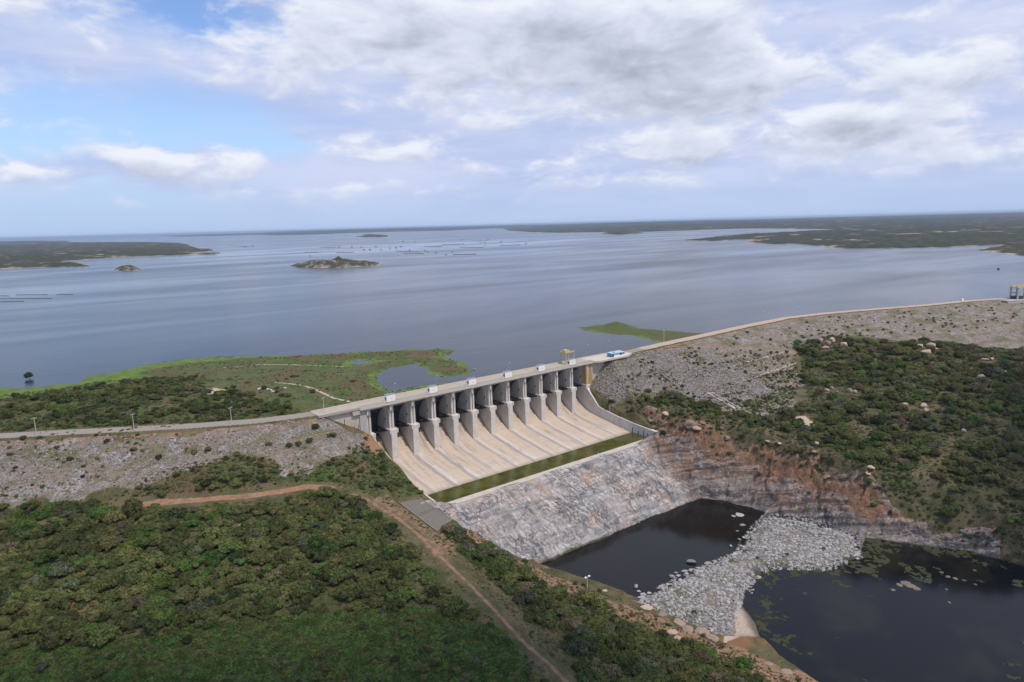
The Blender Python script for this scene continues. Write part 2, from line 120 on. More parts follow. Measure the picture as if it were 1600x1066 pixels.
SPOTS={'bushL': [(-135.3, 58.6, 1.8, 0), (-141.3, 62.7, 1.8, 1), (-130.0, 49.0, 1.5, 2), (-126.4, 40.1, 2.2, 0), (-111.6, 38.9, 1.9, 1), (-103.5, 27.0, 1.9, 2), (-115.0, 44.8, 1.1, 0), (-100.0, 34.0, 1.2, 1), (-117.0, 32.9, 1.4, 2), (-122.4, 32.8, 1.2, 0), (-145.9, 49.3, 1.2, 1), (-147.1, 56.7, 1.8, 2), (-137.6, 54.3, 1.1, 0), (-85.6, 23.9, 0.9, 1), (-82.3, 10.9, 2.2, 2), (-76.6, 8.6, 1.8, 0), (-95.4, 17.1, 2.0, 1), (-52.9, -2.0, 2, 2), (-30.6, -3.5, 2.2, 0), (-25.4, -9.3, 2.8, 1), (-41.3, -7.5, 2.3, 2), (-45.2, -6.3, 2.2, 0), (-35.7, -8.3, 2.2, 1), (-66.5, 0.2, 2.2, 2), (-84.3, 3.2, 2.2, 0), (-123.7, 28.1, 1.2, 1), (-118.4, 23.9, 1.2, 2), (-20.5, -17.5, 1.5, 0), (-91.4, 4.4, 1.8, 1), (-99.3, -1.1, 2.4, 2), (-74.8, -9.2, 3.6, 0), (-82.4, -6.2, 3.2, 1), (-66.6, -10.9, 3.2, 2), (-55.6, -16.1, 2, 0), (-61.3, -17.6, 2.6, 1), (-79.8, -9.8, 3, 2), (-71.6, -13.5, 2.8, 0)], 'bushX': [(153.6, -63.6, 2.6, 1), (157.8, -54.8, 1.6, 0), (156.8, -19.5, 2.6, 1), (181.5, -28.2, 3.4, 1), (163.3, -29.7, 2.2, 2), (-76.9, -33.3, 3.2, 0), (-2.3, -114.2, 3.6, 0), (15.7, -103.0, 2, 0), (-11.7, -34.1, 2.6, 2), (-2.4, -41.1, 1.6, 0), (-1.5, -45.3, 1.4, 1), (-38.9, -62.7, 3.4, 1), (-37.6, -51.2, 3.2, 0), (-43.2, -76.9, 3, 2), (-13.4, -123.9, 3.5, 0), (-7.6, -103.9, 2.2, 3), (-8.6, -98.9, 2.2, 3), (388.3, -106.7, 3.4, 1), (397.3, -124.8, 3.6, 1), (307.4, -98.7, 2.6, 1), (225.9, -123.0, 3.2, 0), (142.9, -197.1, 1, 0)], 'boulderR': [(374.1, -42.2, 3.38, 0.6), (370.7, -49.3, 3.82, 0.6), (379.1, -49.1, 3.15, 0.7), (371.5, -62.0, 2.92, 0.7), (362.5, -52.5, 2.47, 0.5), (417.0, -93.7, 3.38, 0.8), (489.3, -76.9, 4.05, 1.0), (393.9, -107.6, 2.47, 0.5), (398.7, -113.6, 2.92, 0.6), (378.1, -118.4, 3.6, 0.5), (392.7, -118.8, 2.03, 0.4), (383.9, -152.3, 2.7, 0.35), (389.8, -155.0, 2.25, 0.4), (411.5, -156.2, 2.47, 0.3), (500.4, -138.6, 2.25, 0.4), (269.3, -116.0, 1.69, 0.7), (268.2, -119.7, 1.46, 0.7), (267.7, -102.3, 1.46, 0.7), (264.9, -110.2, 1.35, 0.7), (273.5, -102.6, 1.24, 0.7), (259.4, -152.8, 2.92, 0.3), (260.2, -161.6, 2.03, 0.8), (255.7, -164.7, 1.8, 0.6), (335.2, -165.5, 2.03, 0.6), (358.6, -171.6, 1.46, 0.8), (323.3, -173.3, 1.58, 0.5), (243.9, -187.1, 1.35, 0.6)], 'boulderL': [(-78.8, -45.4, 2.2, 0.35), (-77.1, -50.2, 2.0, 0.4), (-74.9, -49.4, 1.6, 0.4), (-76.3, -53.4, 1.5, 0.4), (-80.2, -43.7, 1.3, 0.4)], 'cliffB': [(166.1, -73.1, 4.2, 0.9), (166.3, -78.3, 3.2, 0.8), (167.7, -54.0, 2.6, 0.8), (164.8, -47.4, 2.8, 0.8), (172.4, -93.9, 2.4, 0.7), (178.3, -115.6, 1.6, 0.7), (178.9, -122.0, 1.7, 0.7), (188.1, -137.4, 2, 0.7), (181.4, -140.0, 1.6, 0.7), (185.2, -167.6, 2.2, 0.8), (182.4, -167.2, 1.6, 0.7)], 'bankB': [(27.4, -137.8, 1.3, 0.4), (29.8, -156.7, 2.4, 0.35), (31.2, -163.1, 2.0, 0.35), (31.4, -170.2, 2.6, 0.35), (30.2, -175.2, 3.0, 0.35), (32.6, -178.9, 3.2, 0.35), (23.8, -173.3, 2.2, 0.35), (22.0, -177.4, 1.8, 0.35), (34.5, -203.4, 1.8, 0.4), (36.1, -209.1, 2.0, 0.4), (17.3, -139.2, 1.2, 0.4), (32.7, -184.0, 2.6, 0.35)], 'barB': [(51.4, -132.8, 1.59, 0.5), (48.8, -138.6, 1.3, 0.5), (51.5, -139.7, 1.3, 0.5), (46.6, -141.8, 1.45, 0.4), (57.6, -142.0, 2.03, 0.4), (69.0, -137.6, 1.3, 0.9), (65.6, -141.4, 1.16, 0.6), (71.9, -138.8, 1.16, 0.5), (85.5, -135.3, 2.46, 0.5), (89.9, -140.6, 1.74, 0.4), (141.8, -119.4, 1.45, 0.25), (145.5, -120.7, 2.75, 0.22), (127.9, -130.8, 0.87, 0.5), (148.4, -158.6, 2.17, 1.0), (135.8, -128.5, 1.89, 0.4), (106.7, -143.4, 1.74, 0.4), (76.8, -138.4, 1.74, 0.4), (46.1, -139.6, 1.2, 0.5), (49.2, -144.2, 1.1, 0.4), (62.6, -140.3, 1.0, 0.6), (52.8, -144.0, 1.3, 0.4), (73.1, -136.5, 1.0, 0.5), (69.3, -141.8, 1.5, 0.6), (49.4, -136.0, 1.0, 0.4), (112.0, -137.8, 1.2, 0.5), (121.0, -136.4, 1.0, 0.5)], 'pondR': [(137.3, -204.7, 2.6, 0.15), (136.5, -207.1, 2.2, 0.15), (133.8, -203.4, 1.5, 0.2), (136.1, -209.2, 1.6, 0.15), (157.5, -210.5, 1.2, 0.2), (155.7, -213.6, 1.2, 0.2), (156.5, -216.2, 1.1, 0.2), (157.3, -219.0, 1.0, 0.2), (157.1, -223.3, 0.8, 0.3), (144.3, -217.1, 0.7, 0.4), (134.4, -221.5, 0.8, 0.4), (169.8, -219.0, 0.8, 0.3), (128.0, -203.3, 1.0, 0.2)], 'poleF': [(15.2, -140.6)], 'poles': [(-136.2, 63.9), (-100.5, 38.2), (-62.9, 17.7), (-22.7, 4.0)], 'stair': [(212.7, -53.8), (199.9, -82.4)], 'smallgrassbar': [(20.3, -174.7, 1, 0)]}
FAR={'peninsula': [(-1310.8, 14989.2), (267.3, 11965.1), (918.8, 10716.6), (1438.3, 10146.0), (1742.3, 9340.6), (1603.0, 7156.3), (1113.5, 4738.8), (1017.6, 4004.0), (919.6, 3770.7), (786.8, 3703.9), (763.4, 3352.9), (884.8, 3402.8), (814.4, 3206.3), (718.7, 3292.6), (640.6, 3330.3), (411.4, 3441.2), (199.8, 3158.1), (63.0, 3136.0), (-42.5, 3161.3), (-410.0, 2950.8)], 'headland': [(-452.8, 3522.7), (-45.4, 3077.3), (76.0, 3013.2), (190.9, 2869.6), (194.8, 2522.0), (166.9, 2360.1), (138.4, 2483.1), (45.3, 2588.3), (-60.6, 2647.6), (-395.3, 2754.6)], 'islet': [(203.4, 2105.7), (235.3, 2231.8), (272.9, 2129.4), (261.9, 2000.0), (231.5, 1944.6), (195.3, 2008.6)], 'rocky_island': [(593.9, 1677.7), (667.8, 1729.6), (734.0, 1738.9), (788.1, 1626.1), (817.5, 1529.3), (744.2, 1417.3), (658.3, 1438.4), (610.9, 1499.4), (575.2, 1594.2)], 'far_shore': [(9473.6, 30554.9), (5615.6, 16272.6), (5794.4, 14362.3), (6962.3, 15275.0), (8582.5, 16057.7), (8878.9, 13444.5), (12688.1, 16736.7), (11993.0, 15357.1), (7710.5, 9699.7), (5502.1, 6390.3), (4899.8, 5144.8), (5011.7, 4685.0), (4960.4, 4125.5), (5211.2, 3865.6), (5717.1, 3941.5), (6112.4, 3686.7), (5102.0, 2272.3), (4466.3, 2231.3), (3866.5, 2252.3), (3334.5, 2124.4), (2894.7, 1935.8), (2705.6, 1893.8), (2669.7, 1695.7), (2847.8, 1672.9), (2764.0, 1448.6), (2562.1, 1451.2), (2370.8, 1210.8), (2380.7, 1134.2), (2229.8, 926.1), (2047.7, 788.5), (2111.2, 618.9), (2206.1, 509.8), (2364.7, 448.6), (2273.5, 185.6), (2830.6, 66.7), (34312.3, 4157.2), (45482.1, 11934.8), (35148.7, 17407.9), (24438.6, 21029.1), (21085.3, 26312.2), (15156.9, 35652.2), (12959.8, 41722.8)], 'sandy_spit': [(2021.4, 374.2), (2321.5, 410.2), (2477.2, 387.0), (2658.1, 187.9), (1495.6, -22.3), (1658.0, 121.6), (1768.1, 196.6), (1898.9, 285.7)], 'far_islet': [(4434.2, 4126.3), (5120.5, 4652.9), (4814.4, 3998.8), (4345.1, 3570.4), (3943.7, 3510.3)], 'wooded_islet': [(3735.1, 7740.5), (4597.0, 9198.4), (4729.5, 9043.3), (4097.5, 7557.1), (3531.9, 6600.1)], 'left_shore': [(-2442.9, 30118.1), (665.2, 23274.6), (1336.0, 20449.2), (1852.4, 18923.8), (1296.2, 14075.1), (698.9, 14156.6), (-1310.8, 14989.2)], 'middle_shore': [(9150.8, 45114.6), (9265.0, 34713.0), (11002.0, 30901.7), (7237.0, 20927.3), (5779.5, 21763.3), (5380.4, 23952.8)]}
FARH={'peninsula': 26, 'headland': 9, 'islet': 9, 'rocky_island': 17, 'far_shore': 95, 'sandy_spit': 12, 'far_islet': 14, 'wooded_islet': 18, 'left_shore': 30, 'middle_shore': 40}
WSPOTS={'lime': [(-210.8, 288.6), (-143.8, 281.5), (-122.7, 263.2), (-99.7, 256.6), (-89.1, 278.3), (-67.6, 285.3), (-53.8, 295.3), (-15.5, 289.1), (18.3, 273.4), (15.6, 264.4), (-24.5, 272.2), (-50.2, 270.9), (-61.1, 259.3), (-54.5, 231.2), (-72.2, 231.8), (-89.1, 232.3), (-110.7, 230.6), (-128.5, 231.1), (-145.3, 238.2), (-207.4, 243.7)], 'specks': [(2619.9, 1819.8, 9), (2621.2, 1797.8, 7), (3006.7, 2415.2, 8), (3121.6, 2428.9, 8), (3118.1, 2352.7, 6), (3116.7, 2322.8, 6), (783.1, 2163.5, 10), (1361.9, 4569.1, 14), (1382.4, 4470.7, 10), (837.9, 3547.0, 14), (886.5, 3397.6, 8), (1218.5, 4739.0, 10), (1944.4, 2531.7, 9), (1762.4, 1995.0, 9)], 'cages': [(1477.1, 4717.5), (924.2, 2333.0), (1548.4, 3429.9), (1591.8, 3229.2), (1675.6, 3218.8), (1428.7, 2692.1), (1571.4, 2864.3), (1408.5, 2767.6), (1718.0, 3009.6), (1435.9, 2431.8), (2323.9, 3885.1), (1408.0, 2252.5), (1362.7, 2154.6), (1389.8, 2010.7), (2380.9, 4153.2), (2295.2, 3061.1), (2808.4, 3681.3), (2398.5, 2997.4), (2206.1, 2529.3), (2298.8, 3025.3), (1238.4, 1827.3), (1592.7, 3352.5), (1616.5, 2882.5), (1382.6, 2780.4), (1328.6, 2038.6), (2681.8, 3827.0)], 'nets': [(-109.9, 1244.7), (-96.5, 1226.8), (-86.3, 1240.9), (-41.2, 1189.9), (-29.9, 1174.6), (-6.5, 1143.3), (-112.3, 1178.0), (-43.2, 1087.8), (-114.9, 1102.2), (-83.7, 1069.7)], 'booms': [(1083.5, 2792.0), (1135.7, 2754.5), (1472.5, 3522.3), (1561.5, 3499.8), (1149.8, 2588.3), (1207.8, 2527.7), (1358.8, 2418.9), (1349.6, 2197.0), (1242.2, 2143.3), (1243.8, 1991.1), (1993.4, 3025.6), (2117.7, 2984.3), (2538.9, 3499.6), (2582.5, 3377.2), (1754.4, 2829.7), (1820.3, 2757.1), (1716.7, 2437.2), (1767.5, 2311.4), (1956.8, 2433.6), (2084.9, 2431.7), (1250.8, 1792.9), (1314.3, 1743.2), (1461.2, 5206.3), (1404.5, 4557.9)], 'bushw': [(-125.8, 303.2)], 'boat': [(1307.3, 111.4)]}

# ---------------------------------------------------------------- terrain heights (plan coordinates in metres)
# x runs along the dam crest (to the right bank), y points upstream, z is height above the stilling pool
CREST = np.array([(-6000,4200),(-700,470),(-300,176),(-230,125),(-149,74),(-126,59.5),(-102,43.5),(-78,28),(-53,15),(-39,10.5),(-24,7),(0,5),(156,5),(200,6),(253,9),(290,10),(350,13),(420,14),(470,3),(511,-11),(586,-39),(649,-57),(708,-85),(860,-150),(9000,-4000)],float)
def seg_dist(X, Y, P, closed=False):
    n=len(P); best=np.full(X.shape,1e18); side=np.zeros(X.shape)
    for i in range(n if closed else n-1):
        a=P[i]; b=P[(i+1)%n]; d=b-a; L=d@d+1e-12
        t=np.clip(((X-a[0])*d[0]+(Y-a[1])*d[1])/L,0,1)
        dx=X-a[0]-t*d[0]; dy=Y-a[1]-t*d[1]; q=dx*dx+dy*dy
        m=q<best; best=np.where(m,q,best); side=np.where(m,d[0]*(Y-a[1])-d[1]*(X-a[0]),side)
    return np.sqrt(best), np.sign(side)
def inside(X, Y, P):
    r=np.zeros(X.shape,bool); n=len(P)
    for i in range(n):
        x1,y1=P[i]; x2,y2=P[(i+1)%n]
        if y1==y2: continue
        c=((y1>Y)!=(y2>Y)) & (X<(x2-x1)*(Y-y1)/(y2-y1)+x1)
        r^=c
    return r
def sdist(X, Y, P):            # positive inside
    P=np.asarray(P,float); d,_=seg_dist(X,Y,P,True)
    return np.where(inside(X,Y,P),d,-d)
def hsh(i, j, s):
    n=(i*374761393+j*668265263+s*1442695041)&0xffffffff
    n=((n^(n>>13))*1274126177)&0xffffffff
    return ((n^(n>>16))&0xffff)/65535.0
def vnoise(X, Y, s=0):
    i=np.floor(X).astype(np.int64); j=np.floor(Y).astype(np.int64)
    fx=X-i; fy=Y-j; fx=fx*fx*(3-2*fx); fy=fy*fy*(3-2*fy)
    a=hsh(i,j,s); b=hsh(i+1,j,s); c=hsh(i,j+1,s); d=hsh(i+1,j+1,s)
    return (a*(1-fx)+b*fx)*(1-fy)+(c*(1-fx)+d*fx)*fy
def fbm(X, Y, sc, o=4, s=0):
    r=0; a=.5; f=1.0/sc; t=0
    for k in range(o):
        r=r+a*vnoise(X*f,Y*f,s+k*7); t+=a; a*=.5; f*=2.03
    return r/t
def smooth(a, b, x):
    t=np.clip((x-a)/(b-a),0,1); return t*t*(3-2*t)
def cells(X, Y, s=0):          # broken blocks: cell value and distance to the nearest crack
    i=np.floor(X).astype(np.int64); j=np.floor(Y).astype(np.int64)
    f1=np.full(X.shape,9.0); f2=np.full(X.shape,9.0); val=np.zeros(X.shape)
    for a in (-1,0,1):
        for b in (-1,0,1):
            px=i+a+.1+.8*hsh(i+a,j+b,s); py=j+b+.1+.8*hsh(i+a,j+b,s+5); d=np.hypot(X-px,Y-py); v=hsh(i+a,j+b,s+9)
            n=d<f1; f2=np.where(n,f1,np.minimum(f2,d)); val=np.where(n,v,val); f1=np.where(n,d,f1)
    return val, f2-f1
_P=np.array(CTRL,float)
def _fit():
    D=np.sqrt(((_P[:,None,:2]-_P[None,:,:2])**2).sum(2)+36.0)
    n=len(_P); A=np.zeros((n+1,n+1)); A[:n,:n]=D-np.eye(n)*1.5; A[:n,n]=1; A[n,:n]=1
    return np.linalg.solve(A,np.append(_P[:,2],0))
_W=_fit()
def base_h(X, Y):
    r=np.full(X.shape,_W[-1])
    for k in range(len(_P)):
        r+=_W[k]*np.sqrt((X-_P[k,0])**2+(Y-_P[k,1])**2+36.0)
    r=np.clip(r,-27,44)
    f=smooth(60,400,np.maximum.reduce([-330-X,X-860,-340-Y,np.zeros(X.shape)]))
    return r*(1-f)+12*f
def height(X, Y, detail=True):
    X=np.asarray(X,float); Y=np.asarray(Y,float)
    d,sg=seg_dist(X,Y,CREST); up=sg>0
    b=base_h(X,Y)
    sl=1.5+1.7*smooth(170,260,X)
    wob=(fbm(X,Y,14,3,11)-.5)*2.0
    bench=0.9*np.sin(np.maximum(d-5,0)/np.where(X<100,3.6,6.2))*smooth(6,14,d)
    emb=38-np.maximum(0,d-5)/sl+bench*.5
    coneR=20.5+0.8*(X-156)+0.35*Y
    coneL=24+0.56*(-2-X)+0.5*Y
    emb=np.where(~up&(X>100),np.minimum(emb,np.where(Y<4,coneR,99)),emb)
    emb=np.where(~up&(X<100),np.minimum(emb,np.where(Y<4,coneL,99)),emb)
    embu=38-np.maximum(0,d-5)/2.2
    # water bodies downstream
    for P in (POOL1,POOL2):
        s=sdist(X,Y,P)
        s=s+(fbm(X,Y,7,3,5)-.5)*3*np.exp(-np.abs(s)/12)
        b=np.where(s>0,np.minimum(b,-24-0.35*np.minimum(s,8)),b)
        b=np.where((s<=0)&(s>-8),np.maximum(b,-24+0.05-0.30*s),b)
    # the cut sides of the plunge pool and river are steep but not sheer
    sw=np.maximum.reduce([sdist(X,Y,POOL1),sdist(X,Y,POOL2),sdist(X,Y,BAR)])
    right=smooth(120,150,X)
    kk=1.1+.35*right
    b=np.minimum(b,-23.6+np.maximum(-sw,0)*kk+(fbm(X,Y,8,4,71)-.5)*3.0*smooth(0,5,-sw))
    # rubble bar
    s=sdist(X,Y,BAR)
    bb=-24.7+2.5*smooth(-3,9,s)+(fbm(X,Y,9,3,3)-.5)*1.6*smooth(0,4,s)
    b=np.where(s>-3.5,np.minimum(b,bb+np.maximum(-s,0)*np.where(X>140,3.0,np.where(sdist(X,Y,POOL2)>-7,0,.8))),b); b=np.where(s>0,bb,b)
    sp=sdist(X,Y,PAD); b=b+(5.7-b)*smooth(-5,0,sp)*np.where(Y>-100,1,0)
    if detail:
        rk=smooth(-3,3,sdist(X,Y,ROCK))
        # ledges of the blasted rock: steps along tilted joints
        u=X*0.35-Y*0.94; v=X*0.94+Y*0.35
        q=fbm(X*.34+Y*.13,Y*.05-X*.02,1.0,5,21); q2=fbm(X,Y,24,4,27); q3=fbm(u,v,5,4,23); q4=fbm(X*.05,Y*.30+X*.03,1.0,4,29)
        s0=b/5.5+q2*4.0; st=(np.floor(s0)+smooth(.30,.85,s0%1))*5.5-q2*22.0
        mk=smooth(.42,.6,fbm(X,Y,30,3,33))
        rid=-np.abs(q-.5)*5.0+(q3-.5)*.7+(q4-.5)*3.2+.6
        wx=(fbm(X,Y,12,3,51)-.5)*10; wy=(fbm(X,Y,12,3,52)-.5)*10
        ux=(X*.93-Y*.36+wx); uy=(X*.36+Y*.93+wy)
        cv,ce=cells(ux/7.0,uy/13.0,3); cw,cf=cells(ux/2.6,uy/5.0,8)
        right=smooth(134,148,X)
        blk=(cv-.5)*(2.0+1.6*right)+(cw-.5)*(.35+1.3*right)-smooth(.10,.0,ce)*1.1-smooth(.10,.0,cf)*(.15+.4*right)
        nb=b+(st-b)*.5*mk+rid*.8+blk
        lim=smooth(-24.0,-20,b)*smooth(-56.5,-62,np.where((X>-3)&(X<158),Y,-99))
        b=b+(nb-b)*rk*lim
    dn=np.maximum(b,emb+wob*smooth(6,12,d)*.5)
    # upstream land
    a=np.full(X.shape,-1e9)
    for P in UPLAND: a=np.maximum(a,sdist(X,Y,P))
    for P in UPPOND: a=np.minimum(a,-sdist(X,Y,P))
    a=a+(fbm(X,Y,11,4,9)-.5)*13+(fbm(X,Y,4,4,14)-.5)*8
    ul=24+np.where(a>0,np.minimum(a*.03,2.2)+(fbm(X,Y,20,3,4)-.5)*1.0*smooth(3,20,a),np.maximum(a*.12,-6))
    kn=np.maximum(0,1-np.hypot(X-KNOLL[0],(Y-KNOLL[1])*1.0)/13); ul=ul+kn*4*np.where(a>-4,1,0)
    upz=np.maximum(ul,embu)
    h=np.where(up,upz,dn)
    # room for the spillway (chute, bays and approach channel)
    ch=(X>0.5)&(X<155.5)&(Y>-56.5)&(Y<40)
    h=np.where(ch,np.where(Y<20,np.where(Y<12,-3.0,6.0),np.minimum(h,16)),h)
    return h

# ---------------------------------------------------------------- object helpers
def tag(o, label=None, cat=None, group=None, kind=None):
    if label: o['label'] = label
    if cat: o['category'] = cat
    if group: o['group'] = group
    if kind: o['kind'] = kind
    return o
def mesh_obj(name, me, parent=None):
    o = bpy.data.objects.new(name, me); COL.objects.link(o)
    if parent is not None: o.parent = parent
    return o
def empty(name, loc, rz=0.0):
    o = bpy.data.objects.new(name, None); COL.objects.link(o); o.location = loc; o.rotation_euler = (0, 0, rz); o.empty_display_size = .5
    return o
class MB:
    def __init__(s): s.v = []; s.f = []; s.sm = []
    def add(s, vs, fs, smooth=False):
        k = len(s.v); s.v += [tuple(map(float, v)) for v in vs]; s.f += [tuple(i+k for i in f) for f in fs]; s.sm += [smooth]*len(fs); return s
    def box(s, x0, x1, y0, y1, z0, z1):
        return s.add([(x0,y0,z0),(x1,y0,z0),(x1,y1,z0),(x0,y1,z0),(x0,y0,z1),(x1,y0,z1),(x1,y1,z1),(x0,y1,z1)],
            [(0,3,2,1),(4,5,6,7),(0,1,5,4),(1,2,6,5),(2,3,7,6),(3,0,4,7)])
    def prism(s, prof, x0, x1):     # profile of (y, z), extruded along x; counter-clockwise seen from +x
        n = len(prof)
        vs = [(x0, y, z) for y, z in prof]+[(x1, y, z) for y, z in prof]
        fs = [(i, i+n, (i+1) % n+n, (i+1) % n) for i in range(n)]
        fs += [tuple(range(n)), tuple(range(2*n-1, n-1, -1))]
        return s.add(vs, fs)
    def tube(s, a, b, ra, rb=None, n=8, smooth=True):
        rb = ra if rb is None else rb
        a = Vector(a); b = Vector(b); d = (b-a).normalized(); q = d.to_track_quat('Z', 'Y')
        vs = []
        for c, r_ in ((a, ra), (b, rb)):
            for i in range(n):
                t = 2*math.pi*i/n; vs.append(c+q @ Vector((r_*math.cos(t), r_*math.sin(t), 0)))
        s.add(vs, [(i, (i+1) % n, (i+1) % n+n, i+n) for i in range(n)], smooth)
        return s.add([vs[i] for i in range(n-1, -1, -1)]+vs[n:], [tuple(range(n)), tuple(range(n, 2*n))])
    def bar(s, a, b, w, h):         # square bar between two points
        a = Vector(a); b = Vector(b); d = (b-a).normalized(); up = Vector((0, 0, 1))
        if abs(d.z) > .95: up = Vector((1, 0, 0))
        sd_ = d.cross(up).normalized(); up = sd_.cross(d)
        vs = [c+sd_*i*w/2+up*j*h/2 for c in (a, b) for i, j in ((-1,-1),(1,-1),(1,1),(-1,1))]
        return s.add(vs, [(0,1,5,4),(1,2,6,5),(2,3,7,6),(3,0,4,7),(3,2,1,0),(4,5,6,7)])
    def build(s, name, mat, parent=None):
        me = bpy.data.meshes.new(name); me.from_pydata(s.v, [], s.f); me.materials.append(mat)
        me.polygons.foreach_set('use_smooth', s.sm); me.update()
        import bmesh
        b = bmesh.new(); b.from_mesh(me); bmesh.ops.recalc_face_normals(b, faces=b.faces); b.to_mesh(me); b.free()
        o = mesh_obj(name, me, parent)
        if parent is not None: o.matrix_parent_inverse = Matrix.Identity(4)
        return o
def grid_mesh(name, V, F, smooth=True):
    me = bpy.data.meshes.new(name)
    me.vertices.add(len(V)); me.vertices.foreach_set('co', np.asarray(V, np.float32).ravel())
    F = np.asarray(F, np.int32); k = F.shape[1]
    me.loops.add(F.size); me.loops.foreach_set('vertex_index', F.ravel())
    me.polygons.add(len(F)); me.polygons.foreach_set('loop_start', np.arange(0, F.size, k, dtype=np.int32))
    me.polygons.foreach_set('loop_total', np.full(len(F), k, np.int32))
    me.polygons.foreach_set('use_smooth', np.full(len(F), smooth))
    me.update(calc_edges=True); return me
# ---------------------------------------------------------------- materials
def newmat(name):
    m = bpy.data.materials.new(name); m.use_nodes = True
    g = NG(m.node_tree); o = g.n('ShaderNodeOutputMaterial')
    return m, g, o
def finish(g, o, col, rough=.85, bump=None, bs=.5, bd=.3, spec=.3, **kw):
    ins = {'Base Color': col if isinstance(col, bpy.types.NodeSocket) else (*col[:3], 1), 'Roughness': rough, 'Specular IOR Level': spec}
    ins.update(kw)
    if bump is not None: ins['Normal'] = g.n('ShaderNodeBump', {'Strength': bs, 'Distance': bd, 'Height': bump}).outputs[0]
    p = g.n('ShaderNodeBsdfPrincipled', ins); g.t.links.new(p.outputs[0], o.inputs[0]); return p
def wpos(g): return g.n('ShaderNodeNewGeometry').outputs['Position']
def simple(name, c, rough=.8, var=.15, sc=.6, metal=0.0):
    m, g, o = newmat(name); p = wpos(g)
    n = g.noise(p, sc, 5, .6)
    k = g.m('ADD', 1-var, g.m('MULTIPLY', n, var*2))
    col = g.n('ShaderNodeVectorMath', {0: tuple(c), 1: k}, operation='SCALE')
    g.t.links.new(k, col.inputs['Scale'])
    finish(g, o, col.outputs[0], rough, n, .2, .05, Metallic=metal); return m
def concrete(name, base, dark, streak=.5, warm=None):
    m, g, o = newmat(name); p = wpos(g)
    v = g.noise(g.vscale(p, (1.1, 1.1, .10)), 1.0, 6, .65)
    b = g.noise(p, .22, 5, .6)
    fine = g.noise(p, 3.0, 4, .6)
    col = g.mix(g.m('MULTIPLY', g.ss(.45, .75, v), streak), base, dark)
    if warm: col = g.mix(g.m('MULTIPLY', g.ss(.42, .70, b), .7), col, warm)
    sz = g.n('ShaderNodeSeparateXYZ', {0: p}).outputs[2]
    lift = g.m('FRACT', g.m('DIVIDE', sz, 2.0))        # casting lifts
    ln = g.ss(.06, .0, lift)
    col = g.mix(g.m('MULTIPLY', ln, .35), col, dark)
    col = g.mix(g.m('MULTIPLY', fine, .25), col, (base[0]*.7, base[1]*.7, base[2]*.7))
    finish(g, o, col, .9, g.m('ADD', fine, g.m('MULTIPLY', b, 1.5)), .3, .1); return m
M = {}
M['pier'] = concrete('weathered_concrete', (.64, .61, .56), (.40, .37, .34), .6, (.52, .43, .35))
M['wall'] = concrete('pale_concrete', (.56, .50, .43), (.30, .26, .22), .6, (.46, .36, .27))
M['greywall'] = concrete('grey_concrete', (.44, .43, .42), (.24, .24, .24), .6)
M['kerb'] = simple('mossy_kerb', (.26, .245, .19), .9, .3, .8)
M['pad'] = simple('old_pad_concrete', (.17, .155, .13), .95, .35, .8)
M['deck'] = simple('deck_concrete', (.54, .49, .42), .9, .2, .5)
M['road'] = simple('deck_road', (.41, .36, .295), .9, .2, .4)
M['white'] = simple('white_paint', (.88, .86, .83), .7, .05)
M['dark'] = simple('dark_opening', (.02, .02, .022), .6, .1)
M['steel'] = simple('gate_steel', (.055, .06, .065), .6, .3, 1.0, .3)
M['yellow'] = simple('faded_yellow_paint', (.55, .45, .20), .6, .2, 1.5)
M['blue'] = simple('blue_paint', (.14, .30, .50), .7, .12)
M['roof'] = simple('cabin_roof', (.26, .26, .30), .8, .2)
M['blueroof'] = simple('pale_blue_roof', (.42, .52, .60), .6, .15)
M['metal'] = simple('galvanised_pole', (.42, .42, .42), .5, .1, 2, .4)
M['pole'] = simple('concrete_pole', (.50, .48, .46), .9, .1)
M['wood'] = simple('bark', (.12, .09, .07), .95, .3, 3)
M['red'] = simple('faded_red_lettering', (.50, .28, .20), .8, .1)
M['rust'] = simple('rusty_steel', (.18, .09, .05), .8, .4, 1.2)
